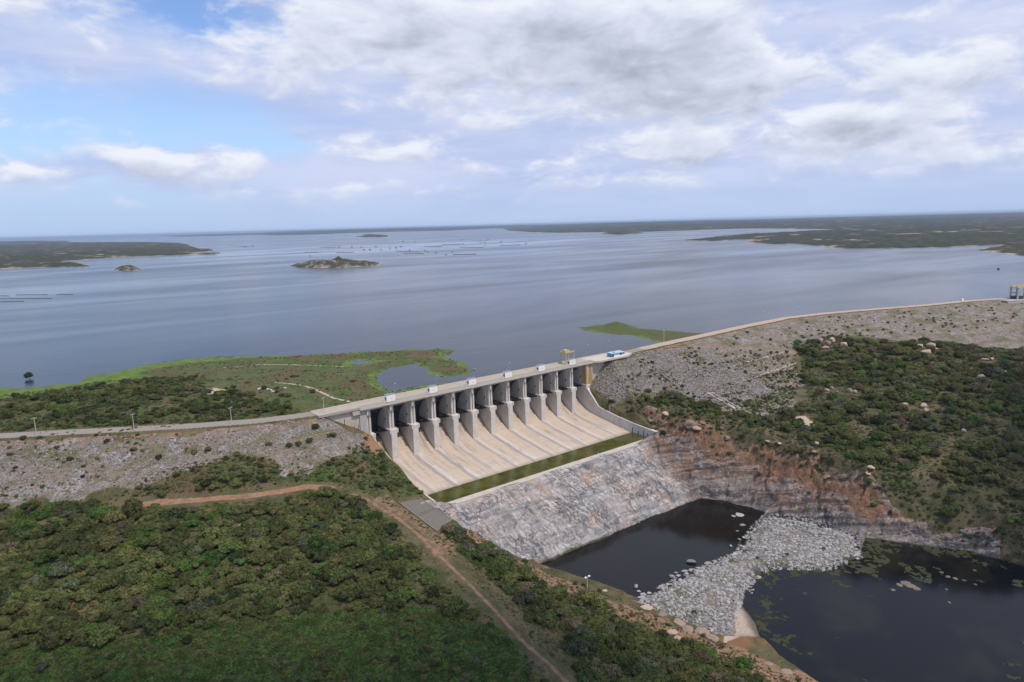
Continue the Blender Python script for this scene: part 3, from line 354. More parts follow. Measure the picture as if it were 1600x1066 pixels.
# chute floor
def chute_mat():
    m, g, o = newmat('chute_concrete'); p = wpos(g); s = g.n('ShaderNodeSeparateXYZ', {0: p}); x, y, z = s.outputs
    wob = g.m('MULTIPLY', g.m('SUBTRACT', g.noise(g.vscale(p, (.1, .12, 0)), 1, 3), .5), 2.2)
    t = g.m('FRACT', g.m('DIVIDE', g.m('ADD', g.m('ADD', x, wob), 6.5), 13.0))     # .5 under a pier
    t = g.m('MULTIPLY', g.m('SUBTRACT', t, .5), 13.0)
    bay = g.m('FLOOR', g.m('DIVIDE', g.m('ADD', x, 6.5), 13.0))
    wn = g.n('ShaderNodeTexWhiteNoise', {'W': bay}, noise_dimensions='1D').outputs[0]
    base = g.mix(g.noise(p, .12, 5), (.45, .36, .275), (.54, .45, .36))
    base = g.mix(g.m('MULTIPLY', g.ss(.5, .75, g.noise(g.vscale(p, (1.2, .05, .05)), 1, 5)), .55), base, (.62, .53, .45))
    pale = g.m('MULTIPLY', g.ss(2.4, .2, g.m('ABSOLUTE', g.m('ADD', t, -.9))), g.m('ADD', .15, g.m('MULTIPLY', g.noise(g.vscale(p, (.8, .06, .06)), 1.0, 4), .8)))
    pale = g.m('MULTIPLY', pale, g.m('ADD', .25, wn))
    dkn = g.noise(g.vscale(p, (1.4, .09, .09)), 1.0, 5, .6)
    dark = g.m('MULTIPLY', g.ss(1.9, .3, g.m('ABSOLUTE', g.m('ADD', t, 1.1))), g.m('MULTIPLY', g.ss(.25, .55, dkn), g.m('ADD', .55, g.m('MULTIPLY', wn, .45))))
    below = g.ss(1.0, -3.0, y)
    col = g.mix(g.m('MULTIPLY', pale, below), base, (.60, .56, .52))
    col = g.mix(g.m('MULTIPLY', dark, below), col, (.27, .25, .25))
    col = g.mix(g.m('MULTIPLY', g.ss(3.0, 12.0, y), .35), col, (.44, .30, .19))
    col = g.mix(g.m('MULTIPLY', g.ss(.55, .1, g.m('ABSOLUTE', g.m('ADD', t, 2.0))), g.m('MULTIPLY', g.ss(-4.0, 1.0, y), .85)), col, (.13, .11, .10))  # pier shadow line painted as a dark stain along its left base
    fl = g.m('FRACT', g.m('DIVIDE', y, 9.0)); jt = g.ss(.03, .0, g.m('ABSOLUTE', g.m('SUBTRACT', fl, .5)))
    col = g.mix(g.m('MULTIPLY', jt, .35), col, (.30, .22, .17))
    tide = g.m('MULTIPLY', g.ss(.55, .05, z), .5); col = g.mix(tide, col, (.20, .17, .10))
    st1 = g.m('MULTIPLY', g.ss(.48, .62, g.noise(g.vscale(p, (.55, .035, .035)), 1.0, 8, .7)), g.ss(.45, .6, g.noise(p, .06, 4))); col = g.mix(g.m('MULTIPLY', st1, .9), col, (.29, .265, .235))
    st2 = g.ss(.60, .72, g.noise(p, .11, 7, .7)); col = g.mix(g.m('MULTIPLY', st2, .6), col, (.46, .33, .23))
    rs = g.ss(.56, .68, g.noise(p, .35, 7, .7)); col = g.mix(g.m('MULTIPLY', rs, .5), col, (.34, .24, .17))
    finish(g, o, col, .9, g.noise(p, 1.5, 5), .25, .1); return m
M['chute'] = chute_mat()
def stained():
    m, g, o = newmat('rust_stained_concrete'); p = wpos(g)
    v = g.noise(g.vscale(p, (1.0, 1.0, .05)), 1.0, 5, .6)
    col = g.mix(g.ss(.42, .52, v), (.52, .48, .42), (.42, .25, .10))
    finish(g, o, col, .9); return m
M['stain'] = stained()
# ---------------------------------------------------------------- ground material (zones painted on the terrain in plan)
def ground_mat():
    m, g, o = newmat('site_ground'); p = wpos(g)
    A = g.n('ShaderNodeAttribute', attribute_name='za'); B = g.n('ShaderNodeAttribute', attribute_name='zb')
    a = g.n('ShaderNodeSeparateColor', {0: A.outputs['Color']}).outputs; b = g.n('ShaderNodeSeparateColor', {0: B.outputs['Color']}).outputs
    rip, rock, orange, dirt = a[0], a[1], a[2], A.outputs['Alpha']; grass, sand, bright, road = b[0], b[1], b[2], B.outputs['Alpha']
    nE = g.noise(p, .35, 6, .6); nL = g.noise(p, .045, 5, .6); nF = g.noise(p, 1.6, 5, .65); nM = g.noise(p, .13, 5, .6)
    def edge(v, k=.5): return g.ss(.38, .62, g.m('ADD', v, g.m('MULTIPLY', g.m('SUBTRACT', nE, .5), k)))
    # scrub floor
    floor_ = g.mix(g.ss(.35, .65, nM), (.060, .068, .026), (.17, .125, .075))
    floor_ = g.mix(g.ss(.45, .62, nF), floor_, (.05, .062, .024)); floor_ = g.mix(g.m('MULTIPLY', g.ss(.50, .64, g.noise(p, .07, 6, .65)), .6), floor_, (.15, .12, .065))
    floor_ = g.mix(g.m('MULTIPLY', g.ss(.60, .70, nL), .6), floor_, (.30, .13, .06))
    gr = g.mix(g.ss(.4, .6, nM), (.065, .105, .030), (.115, .125, .048))
    gr = g.mix(g.m('MULTIPLY', g.ss(.46, .60, g.noise(p, .03, 7, .68)), .75), gr, (.15, .085, .06))
    gr = g.mix(g.m('MULTIPLY', g.ss(.56, .66, g.noise(p, .022, 7, .7)), .6), gr, (.10, .17, .03))
    gr = g.mix(g.m('MULTIPLY', g.ss(.45, .62, nF), .6), gr, (.045, .065, .020)); gr = g.mix(g.m('MULTIPLY', g.ss(.55, .66, g.noise(p, 3.5, 4, .6)), .5), gr, (.17, .15, .08))
    floor_ = g.mix(g.m('MULTIPLY', g.ss(.52, .64, g.noise(p, 3.3, 4, .65)), .6), floor_, (.16, .14, .08))
    col = g.mix(edge(grass), floor_, gr)
    br = g.mix(g.ss(.35, .65, nM), (.085, .145, .028), (.14, .20, .045))
    col = g.mix(edge(bright, .8), col, br)
    dc = g.mix(g.ss(.3, .7, nE), (.20, .14, .095), (.33, .185, .11)); dc = g.mix(g.m('MULTIPLY', g.ss(.55, .7, nF), .6), dc, (.12, .11, .05))
    col = g.mix(edge(dirt), col, dc)
    # riprap: stones in a voronoi packing, with soil and weeds between
    vo = g.n('ShaderNodeTexVoronoi', {'Vector': p, 'Scale': .95, 'Randomness': 1.0}, feature='F1')
    vs = g.n('ShaderNodeSeparateColor', {0: vo.outputs['Color']}).outputs[0]
    rc = g.mix(vs, (.15, .135, .13), (.38, .345, .325))
    rc = g.mix(g.m('MULTIPLY', g.ss(.36, .58, nM), .7), rc, (.215, .165, .125))
    rc = g.mix(g.m('MULTIPLY', g.ss(.50, .62, g.noise(g.vscale(p, (.045, .16, .3)), 1.0, 6, .6)), .75), rc, (.16, .145, .075))
    rc = g.mix(g.ss(.57, .66, nE), rc, (.105, .11, .05)); rc = g.mix(g.m('MULTIPLY', g.ss(.52, .62, g.noise(p, .055, 6, .65)), .75), rc, (.12, .12, .055))
    col = g.mix(edge(rip), col, rc)
    # blasted rock
    wq = g.noise(p, .05, 4, .6, out=1); pw = g.n('ShaderNodeVectorMath', {0: p, 1: g.vscale(wq, (5, 5, 5))}, operation='ADD').outputs[0]
    pr = g.n('ShaderNodeVectorRotate', {'Vector': pw, 'Angle': R(-18)}, rotation_type='Z_AXIS').outputs[0]
    u = g.noise(g.vscale(pr, (.40, .035, .05)), 1.0, 9, .68, .4); w = g.noise(g.vscale(pw, (.035, .22, .30)), 1.0, 8, .65, .8)
    big = g.noise(pw, .03, 6, .65, .5); cr_ = g.noise(g.vscale(pr, (.55, .045, .10)), 1.0, 9, .72, .3); cr2 = g.noise(g.vscale(pw, (.06, .5, .4)), 1.0, 8, .7, .6)
    rk = g.mix(g.ss(.40, .60, big), (.57, .485, .43), (.53, .505, .49))
    rk = g.mix(g.m('MULTIPLY', g.ss(.44, .58, u), .45), rk, (.43, .415, .41))
    rk = g.mix(g.m('MULTIPLY', g.ss(.50, .60, w), .65), rk, (.22, .235, .26))
    crk = g.m('MAXIMUM', g.ss(.035, .0, g.m('ABSOLUTE', g.m('SUBTRACT', cr_, .5))), g.ss(.022, .0, g.m('ABSOLUTE', g.m('SUBTRACT', cr2, .5))))
    rk = g.mix(g.m('MULTIPLY', g.m('MULTIPLY', crk, g.ss(.38, .58, g.noise(pw, .07, 5, .6))), .9), rk, (.06, .06, .07))
    dkp = g.m('MULTIPLY', g.ss(.55, .66, g.noise(g.vscale(pr, (.10, .035, .05)), 1.0, 7, .68)), g.ss(.40, .55, u)); rk = g.mix(g.m('MULTIPLY', dkp, .7), rk, (.12, .125, .14))
    rk = g.mix(g.m('MULTIPLY', g.ss(.57, .66, g.noise(pw, .06, 6, .6)), .5), rk, (.56, .37, .27))
    px = g.n('ShaderNodeSeparateXYZ', {0: p}).outputs
    dk = g.ss(136, 150, px[0])                         # the side wall is darker, greyer rock
    lay = g.n('ShaderNodeSeparateXYZ', {0: pw}).outputs; bed = g.noise(g.comb(g.m('MULTIPLY', lay[0], .04), g.m('ADD', g.m('MULTIPLY', lay[2], .40), g.m('MULTIPLY', lay[1], .10)), g.m('MULTIPLY', lay[1], .02)), 1.0, 8, .65)
    vst = g.noise(g.vscale(p, (.15, .75, .05)), 1.0, 8, .7)
    rk2 = g.mix(g.ss(.40, .62, w), (.42, .345, .31), (.25, .24, .245)); rk2 = g.mix(g.m('MULTIPLY', g.ss(.50, .60, vst), .7), rk2, (.12, .11, .11)); rk2 = g.mix(g.m('MULTIPLY', g.ss(.5, .62, u), .6), rk2, (.08, .08, .086)); rk2 = g.mix(g.m('MULTIPLY', crk, .7), rk2, (.04, .04, .045))
    rk2 = g.mix(g.m('MULTIPLY', g.m('MULTIPLY', g.ss(.41, .55, nM), .8), g.ss(-22.0, -12.0, g.m('ADD', px[2], g.m('MULTIPLY', g.m('SUBTRACT', nL, .5), 22.0)))), rk2, (.35, .205, .125))
    rk2 = g.mix(g.m('MULTIPLY', g.ss(.50, .57, bed), .55), rk2, (.46, .41, .37)); rk2 = g.mix(g.m('MULTIPLY', g.ss(.47, .41, bed), .65), rk2, (.085, .08, .08))
    rk = g.mix(dk, rk, rk2)
    col = g.mix(edge(rock, .3), col, rk)
    oc = g.mix(g.ss(.35, .65, nE), (.36, .165, .085), (.32, .21, .145)); oc = g.mix(g.m('MULTIPLY', g.ss(.48, .62, nM), .8), oc, (.16, .13, .07)); oc = g.mix(g.m('MULTIPLY', g.ss(.53, .6, nF), .6), oc, (.09, .07, .055))
    col = g.mix(edge(orange, .9), col, oc)
    col = g.mix(edge(sand), col, g.mix(nE, (.40, .31, .24), (.52, .42, .34)))
    col = g.mix(edge(road, .15), col, g.mix(nE, (.27, .235, .20), (.33, .29, .25)))
    wet = g.ss(-22.6, -24.0, px[2]); col = g.mix(g.m('MULTIPLY', wet, g.m('SUBTRACT', .75, g.m('MULTIPLY', rock, .6))), col, (.035, .035, .022))
    # relief
    vh = g.m('MULTIPLY', g.m('SUBTRACT', 1.0, vo.outputs['Distance']), rip)
    rh = g.m('MULTIPLY', g.m('SUBTRACT', g.m('ADD', u, g.m('MULTIPLY', w, .8)), g.m('MULTIPLY', crk, .35)), g.m('MULTIPLY', rock, g.m('ADD', 1.0, g.m('MULTIPLY', g.ss(134, 150, px[0]), 1.1))))
    h = g.m('ADD', g.m('ADD', vh, rh), g.m('MULTIPLY', nF, .5))
    finish(g, o, col, .95, h, .8, .9, spec=.15); return m
M['ground'] = ground_mat()
# ---------------------------------------------------------------- terrain sheet
def axis(lo, hi, step, lo2, hi2, step2, far, f0, f1):
    a = list(np.arange(lo, f0, step))+list(np.arange(f0, f1, step*.5))+list(np.arange(f1, hi+.01, step)); s = step; v = hi
    while v < far:
        s = step2 if v < hi2 else s*1.35
        v += s; a.append(v)
    s = step; v = lo; pre = []
    while v > -far:
        s = step2 if v > lo2 else s*1.35
        v -= s; pre.append(v)
    return np.array(pre[::-1]+a)
gx = axis(-190, 250, 1.0, -320, 860, 3.0, 9000, 4, 200); gy = axis(-250, 84, 1.0, -320, 400, 3.0, 5000, -226, -57)
GX, GY = np.meshgrid(gx, gy)
H = height(GX, GY)
X = GX.ravel(); Y = GY.ravel(); Zr = H.ravel()
dC, sC = seg_dist(X, Y, CREST)
upm = sC > 0
WOB = (fbm(X, Y, 13, 4, 131)-.5)*16
def zone(k, soft=2.0): return smooth(-soft, soft, sdist(X, Y, ZONES[k])+WOB*min(soft/3, 1.0))
def line(k, w, soft=1.5):
    d, _ = seg_dist(X, Y, np.array(ZONES[k])); return smooth(w+soft, w-soft, d)
# embankment faces by distance below the crest
toe = np.where(X < 60, 44, 58)
rip = np.maximum(zone('ripL', 4), zone('ripR', 4))*(~upm)
embf = smooth(60, 50, dC+WOB-np.where(X > 430, 45, 0))*smooth(5, 8, dC)*(X > 258)*(~upm); rip = np.maximum(rip, embf)
rip = np.where(upm & (dC > 6) & (dC < 26), .85, rip)
rip = rip*(1-.42*np.maximum(zone('grip1', 4), zone('grip2', 4)))
rip = rip*smooth(4.5, 7.5, dC)
rkz = smooth(-3, 2, sdist(X, Y, ROCK)+np.where(X > 158, WOB*.4, WOB*.15))*(~upm)
rkz = rkz*np.where(Y < -200, smooth(-11, -15, Zr+WOB*.3), 1)
bars = smooth(-2, 1, sdist(X, Y, BAR)); rip = np.maximum(rip, bars)
orange = np.maximum.reduce([line('road_orange', 2.2), zone('orange', 5)*.62, zone('redL'), line('berm', 1.5)*.7]); 
orange = np.maximum(orange, np.where(~upm, smooth(11, 8, dC)*smooth(5, 6.5, dC)*.50, 0)*((X > 200) | (X < -28)))
dirt = np.maximum.reduce([line('track', 1.0, 1.8)*.8, zone('dirt', 4)*.52, zone('dirt2', 4)*.56*(.7+.6*fbm(X, Y, 5, 3, 55)), zone('bank', 3)*.66, zone('foot', 4)*.30, bars*.42, zone('sandR', 1)*.3, line('farband', 1)*.1])
LIME = [q[:2] for q in WSPOTS['lime']]
sL = np.full(X.shape, -1e9)
for P in UPLAND: sL = np.maximum(sL, sdist(X, Y, P))
for P in UPPOND: sL = np.minimum(sL, -sdist(X, Y, P))
grass = np.where(upm & (dC > 22), 1.0, 0)
grass = np.maximum(grass, zone('slopeL')*.7)
bright = np.where(upm & (dC > 14), smooth(20-10*smooth(-60, -20, X), 1, sL+(fbm(X, Y, 14, 4, 44)-.5)*22)*smooth(0, 20, dC-6), 0)*np.where(X < 150, .85, .55)
bright = np.maximum(bright, np.where(upm & (dC > 8), .85*smooth(40, 62, X)*smooth(112, 96, X)*smooth(34, 22, dC), 0))
bright = np.maximum(bright, smooth(-1.5, 1.5, sdist(X, Y, LIME)+WOB*.25))
bright = np.maximum(bright, np.maximum(zone('cover', 5)*.30, zone('coverR', 4)*.45)*(~upm))
sand = np.maximum.reduce([zone('sand', 1.5), zone('sandR', 1.5), zone('upsand', 2)*.8, line('uppath', 1.5)*.7, line('uppath2', 1.5)*.7, line('vein', .4, .9)*.9, line('bench1', .9, 1.2)*.72, line('bench2', .9, 1.2)*.72])
road = smooth(4.6, 4.0, dC)
orange = np.where((X > 200), np.maximum(orange, smooth(5.4, 4.6, dC)*.30), orange)
sand = np.where(X > 215, np.maximum(sand, smooth(5.2, 4.4, dC)*.75), sand); road = np.where(X > 215, road*.15, road)
ny, nx = GX.shape
idx = np.arange(nx*ny).reshape(ny, nx)
F = np.stack([idx[:-1, :-1], idx[:-1, 1:], idx[1:, 1:], idx[1:, :-1]], -1).reshape(-1, 4)
cxm = X[F].mean(1); cym = Y[F].mean(1); fr = np.maximum(rip, np.maximum(zone('ripR', 4), 0)*(~upm)*(dC > 5))[F].mean(1); fk = rkz[F].mean(1); fd = dC[F].mean(1); fu = upm[F].mean(1)
hz = Zr[F].mean(1)
fb = bars[F].mean(1)
emb_sel = ((fr > .5) & (fb < .5) & (hz > -5)) | (fd < 8)
emb_sel &= (np.abs(cxm) < 900)
gL = emb_sel & (cxm < 60); gR = emb_sel & (cxm >= 60)
rk_sel = (fk > .5) & ~emb_sel
rest = ~(gL | gR | rk_sel)
ZA = np.stack([rip, rkz, orange, dirt], -1).astype(np.float32); ZB = np.stack([grass, sand, bright, road], -1).astype(np.float32)
V = np.stack([X, Y, Zr], -1)
def sub(name, sel, **kw):
    f = F[sel]; u, inv = np.unique(f, return_inverse=True)
    me = grid_mesh(name, V[u], inv.reshape(f.shape)); me.materials.append(M['ground'])
    for nm, arr in (('za', ZA), ('zb', ZB)):
        at = me.color_attributes.new(nm, 'FLOAT_COLOR', 'POINT'); at.data.foreach_set('color', arr[u].ravel())
    return tag(mesh_obj(name, me), **kw)
sub('ground', rest, kind='structure')
sub('rock_face', rk_sel, kind='structure')
sub('earth_embankment', gL, label='long stone covered earth embankment with crest road left of the spillway', cat='embankment', group='earth embankments of the dam')
sub('earth_embankment', gR, label='long curving stone covered embankment running right from the spillway to the intake', cat='embankment', group='earth embankments of the dam')
def ground_z(x, y):
    return float(height(np.array([float(x)]), np.array([float(y)]))[0])
# ---------------------------------------------------------------- water
def water_mat(name, deep, rough, wave=.6, streak=0.0, mott=None, spec=.5):
    m, g, o = newmat(name); p = wpos(g)
    big = g.noise(g.vscale(p, (.0011, .0042, 0)), 1.0, 6, .6, .6)
    rip_ = g.noise(g.vscale(p, (.55, .9, 0)), 1.0, 4, .6); sw = g.noise(g.vscale(p, (.03, .09, 0)), 1.0, 5, .6)
    col = deep
    if mott:
        f = g.ss(mott[1], mott[1]+.14, g.noise(p, mott[2], 7, .62)); col = g.mix(g.m('MULTIPLY', f, mott[3]), deep, mott[0])
    rg = g.m('ADD', rough, g.m('MULTIPLY', g.m('SUBTRACT', big, .5), streak))
    if streak:          # calmer water among the nets and floats, pale sky reflection mixed into colour
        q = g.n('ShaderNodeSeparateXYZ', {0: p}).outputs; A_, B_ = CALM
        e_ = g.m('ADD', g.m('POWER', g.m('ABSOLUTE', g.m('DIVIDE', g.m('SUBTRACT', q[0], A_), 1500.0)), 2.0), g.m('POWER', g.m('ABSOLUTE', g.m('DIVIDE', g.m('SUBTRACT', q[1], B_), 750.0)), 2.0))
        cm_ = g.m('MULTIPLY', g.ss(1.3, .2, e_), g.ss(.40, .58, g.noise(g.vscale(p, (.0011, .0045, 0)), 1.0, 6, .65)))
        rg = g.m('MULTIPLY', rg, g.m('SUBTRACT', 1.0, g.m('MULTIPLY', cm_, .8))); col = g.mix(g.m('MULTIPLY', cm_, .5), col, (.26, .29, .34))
    hgt = g.m('ADD', rip_, g.m('MULTIPLY', sw, 3.0))
    finish(g, o, col, rg, hgt, wave, .25, spec=spec, IOR=1.33); return m
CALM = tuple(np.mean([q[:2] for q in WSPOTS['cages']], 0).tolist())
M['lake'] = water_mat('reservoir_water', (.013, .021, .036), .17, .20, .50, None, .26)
M['river'] = water_mat('plunge_pool_water', (.008, .007, .006), .10, .08, 0, None, .34)
M['river2'] = water_mat('river_water', (.004, .005, .007), .13, .10, 0, ((.022, .020, .011), .50, .035, .5), .32)
M['pool'] = water_mat('green_basin_water', (.085, .085, .018), .12, .08, 0, ((.045, .048, .012), .42, .10, .7))
cr_in = [(x, y) for x, y in CREST if -700 < x < 800]
def off(pts, d):
    o = []
    for i, (x, y) in enumerate(pts):
        a = Vector(pts[max(i-1, 0)]); b = Vector(pts[min(i+1, len(pts)-1)]); t = (b-a).normalized(); o.append((x-t.y*d, y+t.x*d))
    return o
line_w = off([tuple(map(float, q)) for q in CREST[1:-1]], 12)
poly = [(-60000, 42000)]+line_w+[(60000, -24000), (90000, 90000), (-60000, 90000)]
tri = geometry.tessellate_polygon([[Vector((x, y, 0)) for x, y in poly]])
me = bpy.data.meshes.new('reservoir'); me.from_pydata([(x, y, 24.0) for x, y in poly], [], tri); me.materials.append(M['lake']); me.update()
import bmesh
bm_ = bmesh.new(); bm_.from_mesh(me); bmesh.ops.recalc_face_normals(bm_, faces=bm_.faces)
if sum(f.normal.z for f in bm_.faces) < 0: bmesh.ops.reverse_faces(bm_, faces=bm_.faces)
bm_.to_mesh(me); bm_.free()
tag(mesh_obj('reservoir', me), kind='structure')
def sheet(name, pts, z, mat, kind='structure'):
    me = bpy.data.meshes.new(name); me.from_pydata([(x, y, z) for x, y in pts], [], [tuple(range(len(pts)))]); me.materials.append(mat); me.update()
    return tag(mesh_obj(name, me), kind=kind)
sheet('plunge_pool_water', [(10, -200), (60, -190), (62, -187), (75, -190), (150, -190), (170, -130), (165, -80), (10, -80)][:0] or [(5, -190), (100, -150), (163, -134), (163, -75), (5, -75)], -24.0, M['river'])
sheet('river_water', [(100, -150.01), (5, -190.01), (-60, -420), (900, -420), (700, -200), (163, -134.01)], -24.0, M['river2'])
sheet('stilling_pool_water', [(1.8, -53.6), (154.2, -53.6), (154.2, -38.4), (1.8, -38.4)], 0.0, M['pool'])
# floating green weed on the reservoir's left margin
# ---------------------------------------------------------------- the spillway
dam = empty('spillway_dam', (78, -20, 0)); tag(dam, 'long concrete spillway with twelve gate bays, tall piers and a sloping chute', 'spillway')
O = Vector((78, -20, 0))
def part(mb, name, mat, parent=None):
    o = mb.build(name, mat); o.parent = parent or dam
    if parent is None: o.location = -O
    return o
prof = [(24, 12), (21, 15.6), (19, 16.6), (17, 16.95), (15, 16.8), (13, 16.2), (11.3, 15.3), (9.8, 14.1), (8.3, 12.9), (7, 11.6), (5.5, 10.3), (4.1, 9.2), (2.2, 8.1), (0.2, 7.1), (-2.5, 6.1), (-6, 5.1), (-11, 4.25), (-16, 3.5), (-27, 1.8), (-38.7, 0.04), (-39.6, -1.2), (-54.5, -1.4)]
mb = MB(); n = len(prof)
vs = [(x, y, z) for x in (0.4, 155.6) for y, z in prof]
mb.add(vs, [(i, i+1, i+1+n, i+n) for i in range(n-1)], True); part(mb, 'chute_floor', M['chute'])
part(MB().box(1.75, 154.25, -57.8, -53.6, -4, .42), 'end_sill', M['wall'])
P = 13.0
def pier_mesh(x, first=False, last=False):
    m = MB()
    w = 1.66
    m.prism([(0, 4), (0, 22.9), (.4, 23.2), (5.2, 23.2), (5.2, 35.4), (24, 34.2), (24, 4)][::1], x-w, x+w)
    # upper shaft: two ribs beside a ladder slot
    for a, b in ((-1.36, -.35), (.35, 1.36)): m.box(x+a, x+b, 2.1, 5.25, 23.2, 35.0)
    m.box(x-.36, x+.36, 2.9, 5.24, 23.2, 34.8)
    # bracket post carrying the walkway
    m.box(x-1.55, x-.65, .2, 2.05, 33.6, 36.98); m.box(x-1.2, x+1.2, 2.3, 7, 35.0, 35.95)
    return m
def trun(x, s):
    m = MB(); a = x+s*1.64; b = x+s*2.45
    m.prism([(-.25, 21.1), (-.25, 23.3), (4.9, 23.3), (4.9, 22.2), (1.2, 20.6)], min(a, b), max(a, b)); return m
for k in range(13):
    x = k*P
    if k == 0: x = -.2
    if k == 12: x = 156.2
    o = part(pier_mesh(x), 'pier', M['pier'])
    if k > 0: part(trun(x, -1), 'trunnion_bracket', M['pier'], o)
    if k < 12: part(trun(x, 1), 'trunnion_bracket', M['pier'], o)
    if k > 0:
        part(MB().box(x-1.95, x-1.66, 5.2, 5.9, 27.6, 28.5).tube((x-1.8, 5.9, 27.7), (x-1.8, 9.5, 24.4), .06), 'gate_indicator', M['dark'], o)
    for yy in (8.0,):
        part(MB().box(x-1.69, x-1.655, yy, yy+.35, 17.5, 35), 'stoplog_groove', M['greywall'], o) if k > 0 else None
# radial gates
tc_y, tc_z, rad = 3.0, 22.3, 12.4
def arc(t): return (tc_y+rad*math.cos(t), tc_z+rad*math.sin(t))
for k in range(12):
    xa = k*P+1.75; xb = (k+1)*P-1.75
    if k == 11: xb = 154.5
    mb = MB(); ns = 14; t0, t1 = R(-26), R(66)
    prf = [arc(t0+(t1-t0)*i/ns) for i in range(ns+1)]; inn = [(tc_y+(y-tc_y)*.97, tc_z+(z-tc_z)*.97) for y, z in prf]
    mb.prism(prf+inn[::-1], xa, xb)
    for i in range(2, ns, 3):
        a = arc(t0+(t1-t0)*i/ns); b = (tc_y+(a[0]-tc_y)*.95, tc_z+(a[1]-tc_z)*.95); mb.bar((xa+.8, b[0], b[1]), (xb-.8, b[0], b[1]), .3, .5)
    gt = part(mb, 'radial_gate', M['steel'])
    for s in (-1, 1):
        xx = xa+.75 if s < 0 else xb-.75
        m2 = MB()
        for t in (R(-12), R(3)):
            a = arc(t); m2.bar((xx, tc_y, tc_z), (xx+(-s)*.6, tc_y+(a[0]-tc_y)*.95, tc_z+(a[1]-tc_z)*.95), .5, .5)
        for j in range(5):
            q = .25+.16*j; q_ = q+.16; a = arc(R(-12)); b = arc(R(3)); 
            if j % 2: a, b = b, a
            m2.bar((xx-s*.3, tc_y+(a[0]-tc_y)*q, tc_z+(a[1]-tc_z)*q), (xx-s*.3, tc_y+(b[0]-tc_y)*q_, tc_z+(b[1]-tc_z)*q_), .25, .25)
        part(m2, 'gate_arm', M['steel'], gt)
    m3 = MB(); 
    for zz_ in (0, 1.7): m3.bar((xa, 7.6+zz_*1.2, 21.0), (xb, 7.6+zz_*1.2, 21.0), .35, .45)
    for i in range(8):
        q0 = xa+(xb-xa)*i/8; q1 = xa+(xb-xa)*(i+1)/8; s = i % 2
        m3.bar((q0, 7.6+s*2.04, 21.0), (q1, 7.6+(1-s)*2.04, 21.0), .2, .25)
    part(m3, 'access_walkway', M['steel'], gt)
# deck
X0, X1 = -5.6, 160.0
part(MB().box(X0, X1, 1.3, 10.6, 37.3, 38.3).box(X0, X1, 2.3, 3.3, 36.0, 37.31).box(X0, X1, 7.5, 8.5, 35.9, 37.31), 'bridge_deck', M['road'])
part(MB().box(X0, X1, -.75, 1.05, 36.99, 37.6).box(X0, X1, -.75, -.5, 37.6, 38.15), 'service_walkway', M['deck'])
for y_, nm in ((1.06, 'parapet'), (10.3, 'parapet')):
    part(MB().box(X0, X1, y_, y_+.28, 37.6 if y_ < 5 else 38.3, 39.15), nm, M['deck'])
mb = MB(); 
for i in range(int((X1-X0)/2.2)+1):
    x = X0+i*2.2; mb.bar((x, -.6, 37.95), (x, -.6, 39.0), .09, .09)
for zz_ in (38.45, 39.0): mb.bar((X0, -.6, zz_), (X1, -.6, zz_), .08, .08)
part(mb, 'handrail', M['metal'])
# left wing wall and buttress
part(MB().prism([(1.4, 14), (1.4, 37.9), (6, 37.9), (6, 14)], -27.0, -5.4), 'wing_wall', M['wall'])
part(MB().prism([(.55, 14), (.9, 37.2), (5.3, 37.2), (5.3, 14)], -5.5, -1.8), 'buttress', M['greywall'])
part(MB().box(-9.5, -5.45, .1, 1.35, 34.9, 37.0), 'pipe_box', M['wall'])
part(MB().box(-27.2, X0-.02, -.1, 10.4, 37.35, 38.32), 'approach_slab', M['road'])
part(MB().box(-27.2, X0-.02, -.15, .13, 38.32, 38.9).box(-27.2, X0-.02, 10.1, 10.38, 38.32, 38.9), 'approach_kerb', M['deck'])
for x, z0, z1 in ((-13.6, 26.5, 33.8), (-8.6, 26, 29.2), (-6.4, 25, 29.6)): part(MB().bar((x, 1.25, z0), (x, 1.25, z1), .3, .2), 'drain_pipe', M['rust'])
# right wing wall, cantilevered platform
part(MB().prism([(.6, 8), (.6, 37.2), (6, 37.2), (6, 8)], 154.55, 160.5), 'stained_wall', M['stain'])
part(MB().box(160.52, 172.3, 1.2, 9, 8, 37.1), 'wing_wall', M['wall'])
part(MB().box(172.32, 186, 3.6, 9, 24, 37.1), 'wing_wall', M['stain'])
part(MB().add([(160.02, -1.0, 37.2), (163, -3.2, 37.2), (190, -3.8, 37.2), (198, 0, 37.2), (198, 11, 37.2), (160.02, 11, 37.2), (160.02, -1.0, 38.28), (163, -3.2, 38.28), (190, -3.8, 38.28), (198, 0, 38.28), (198, 11, 38.28), (160.02, 11, 38.28)],
    [(5,4,3,2,1,0), (6,7,8,9,10,11), (0,1,7,6), (1,2,8,7), (2,3,9,8), (3,4,10,9), (4,5,11,10), (5,0,6,11)]), 'platform', M['deck'])
part(MB().box(160.02, 198, 10.7, 11.0, 38.28, 39.1), 'parapet', M['deck'])
# training walls: top line falls steeply and then gently to the end sill
def twall(x0, x1, nm, mat):
    top = [(-57.8, 4.4), (-41, 5.9), (-26.3, 7.7), (-12.5, 10.2), (-10.3, 11.0), (-5.7, 15.8), (-.5, 20.9), (2, 21.0)]
    pr = [(2, 0), (-57.8, -6)]+top
    return part(MB().prism(pr[::-1], x0, x1), nm, mat)
tw = twall(154.3, 156.6, 'training_wall', M['pier']); twall(-.55, 1.72, 'training_wall', M['pier'])
part(MB().box(154.28, 156.62, -57.85, -57.0, -6, 4.6), 'wall_end', M['pier'])
for y_ in (-39.6, -44.2, -48.4, -51.5):
    part(MB().bar((154.2, y_, -.2), (154.2, y_, 3.2 if y_ in (-39.6, -48.4) else 2.2), .22, .3), 'gauge_board', M['dark'], tw).location = (0, 0, 0)
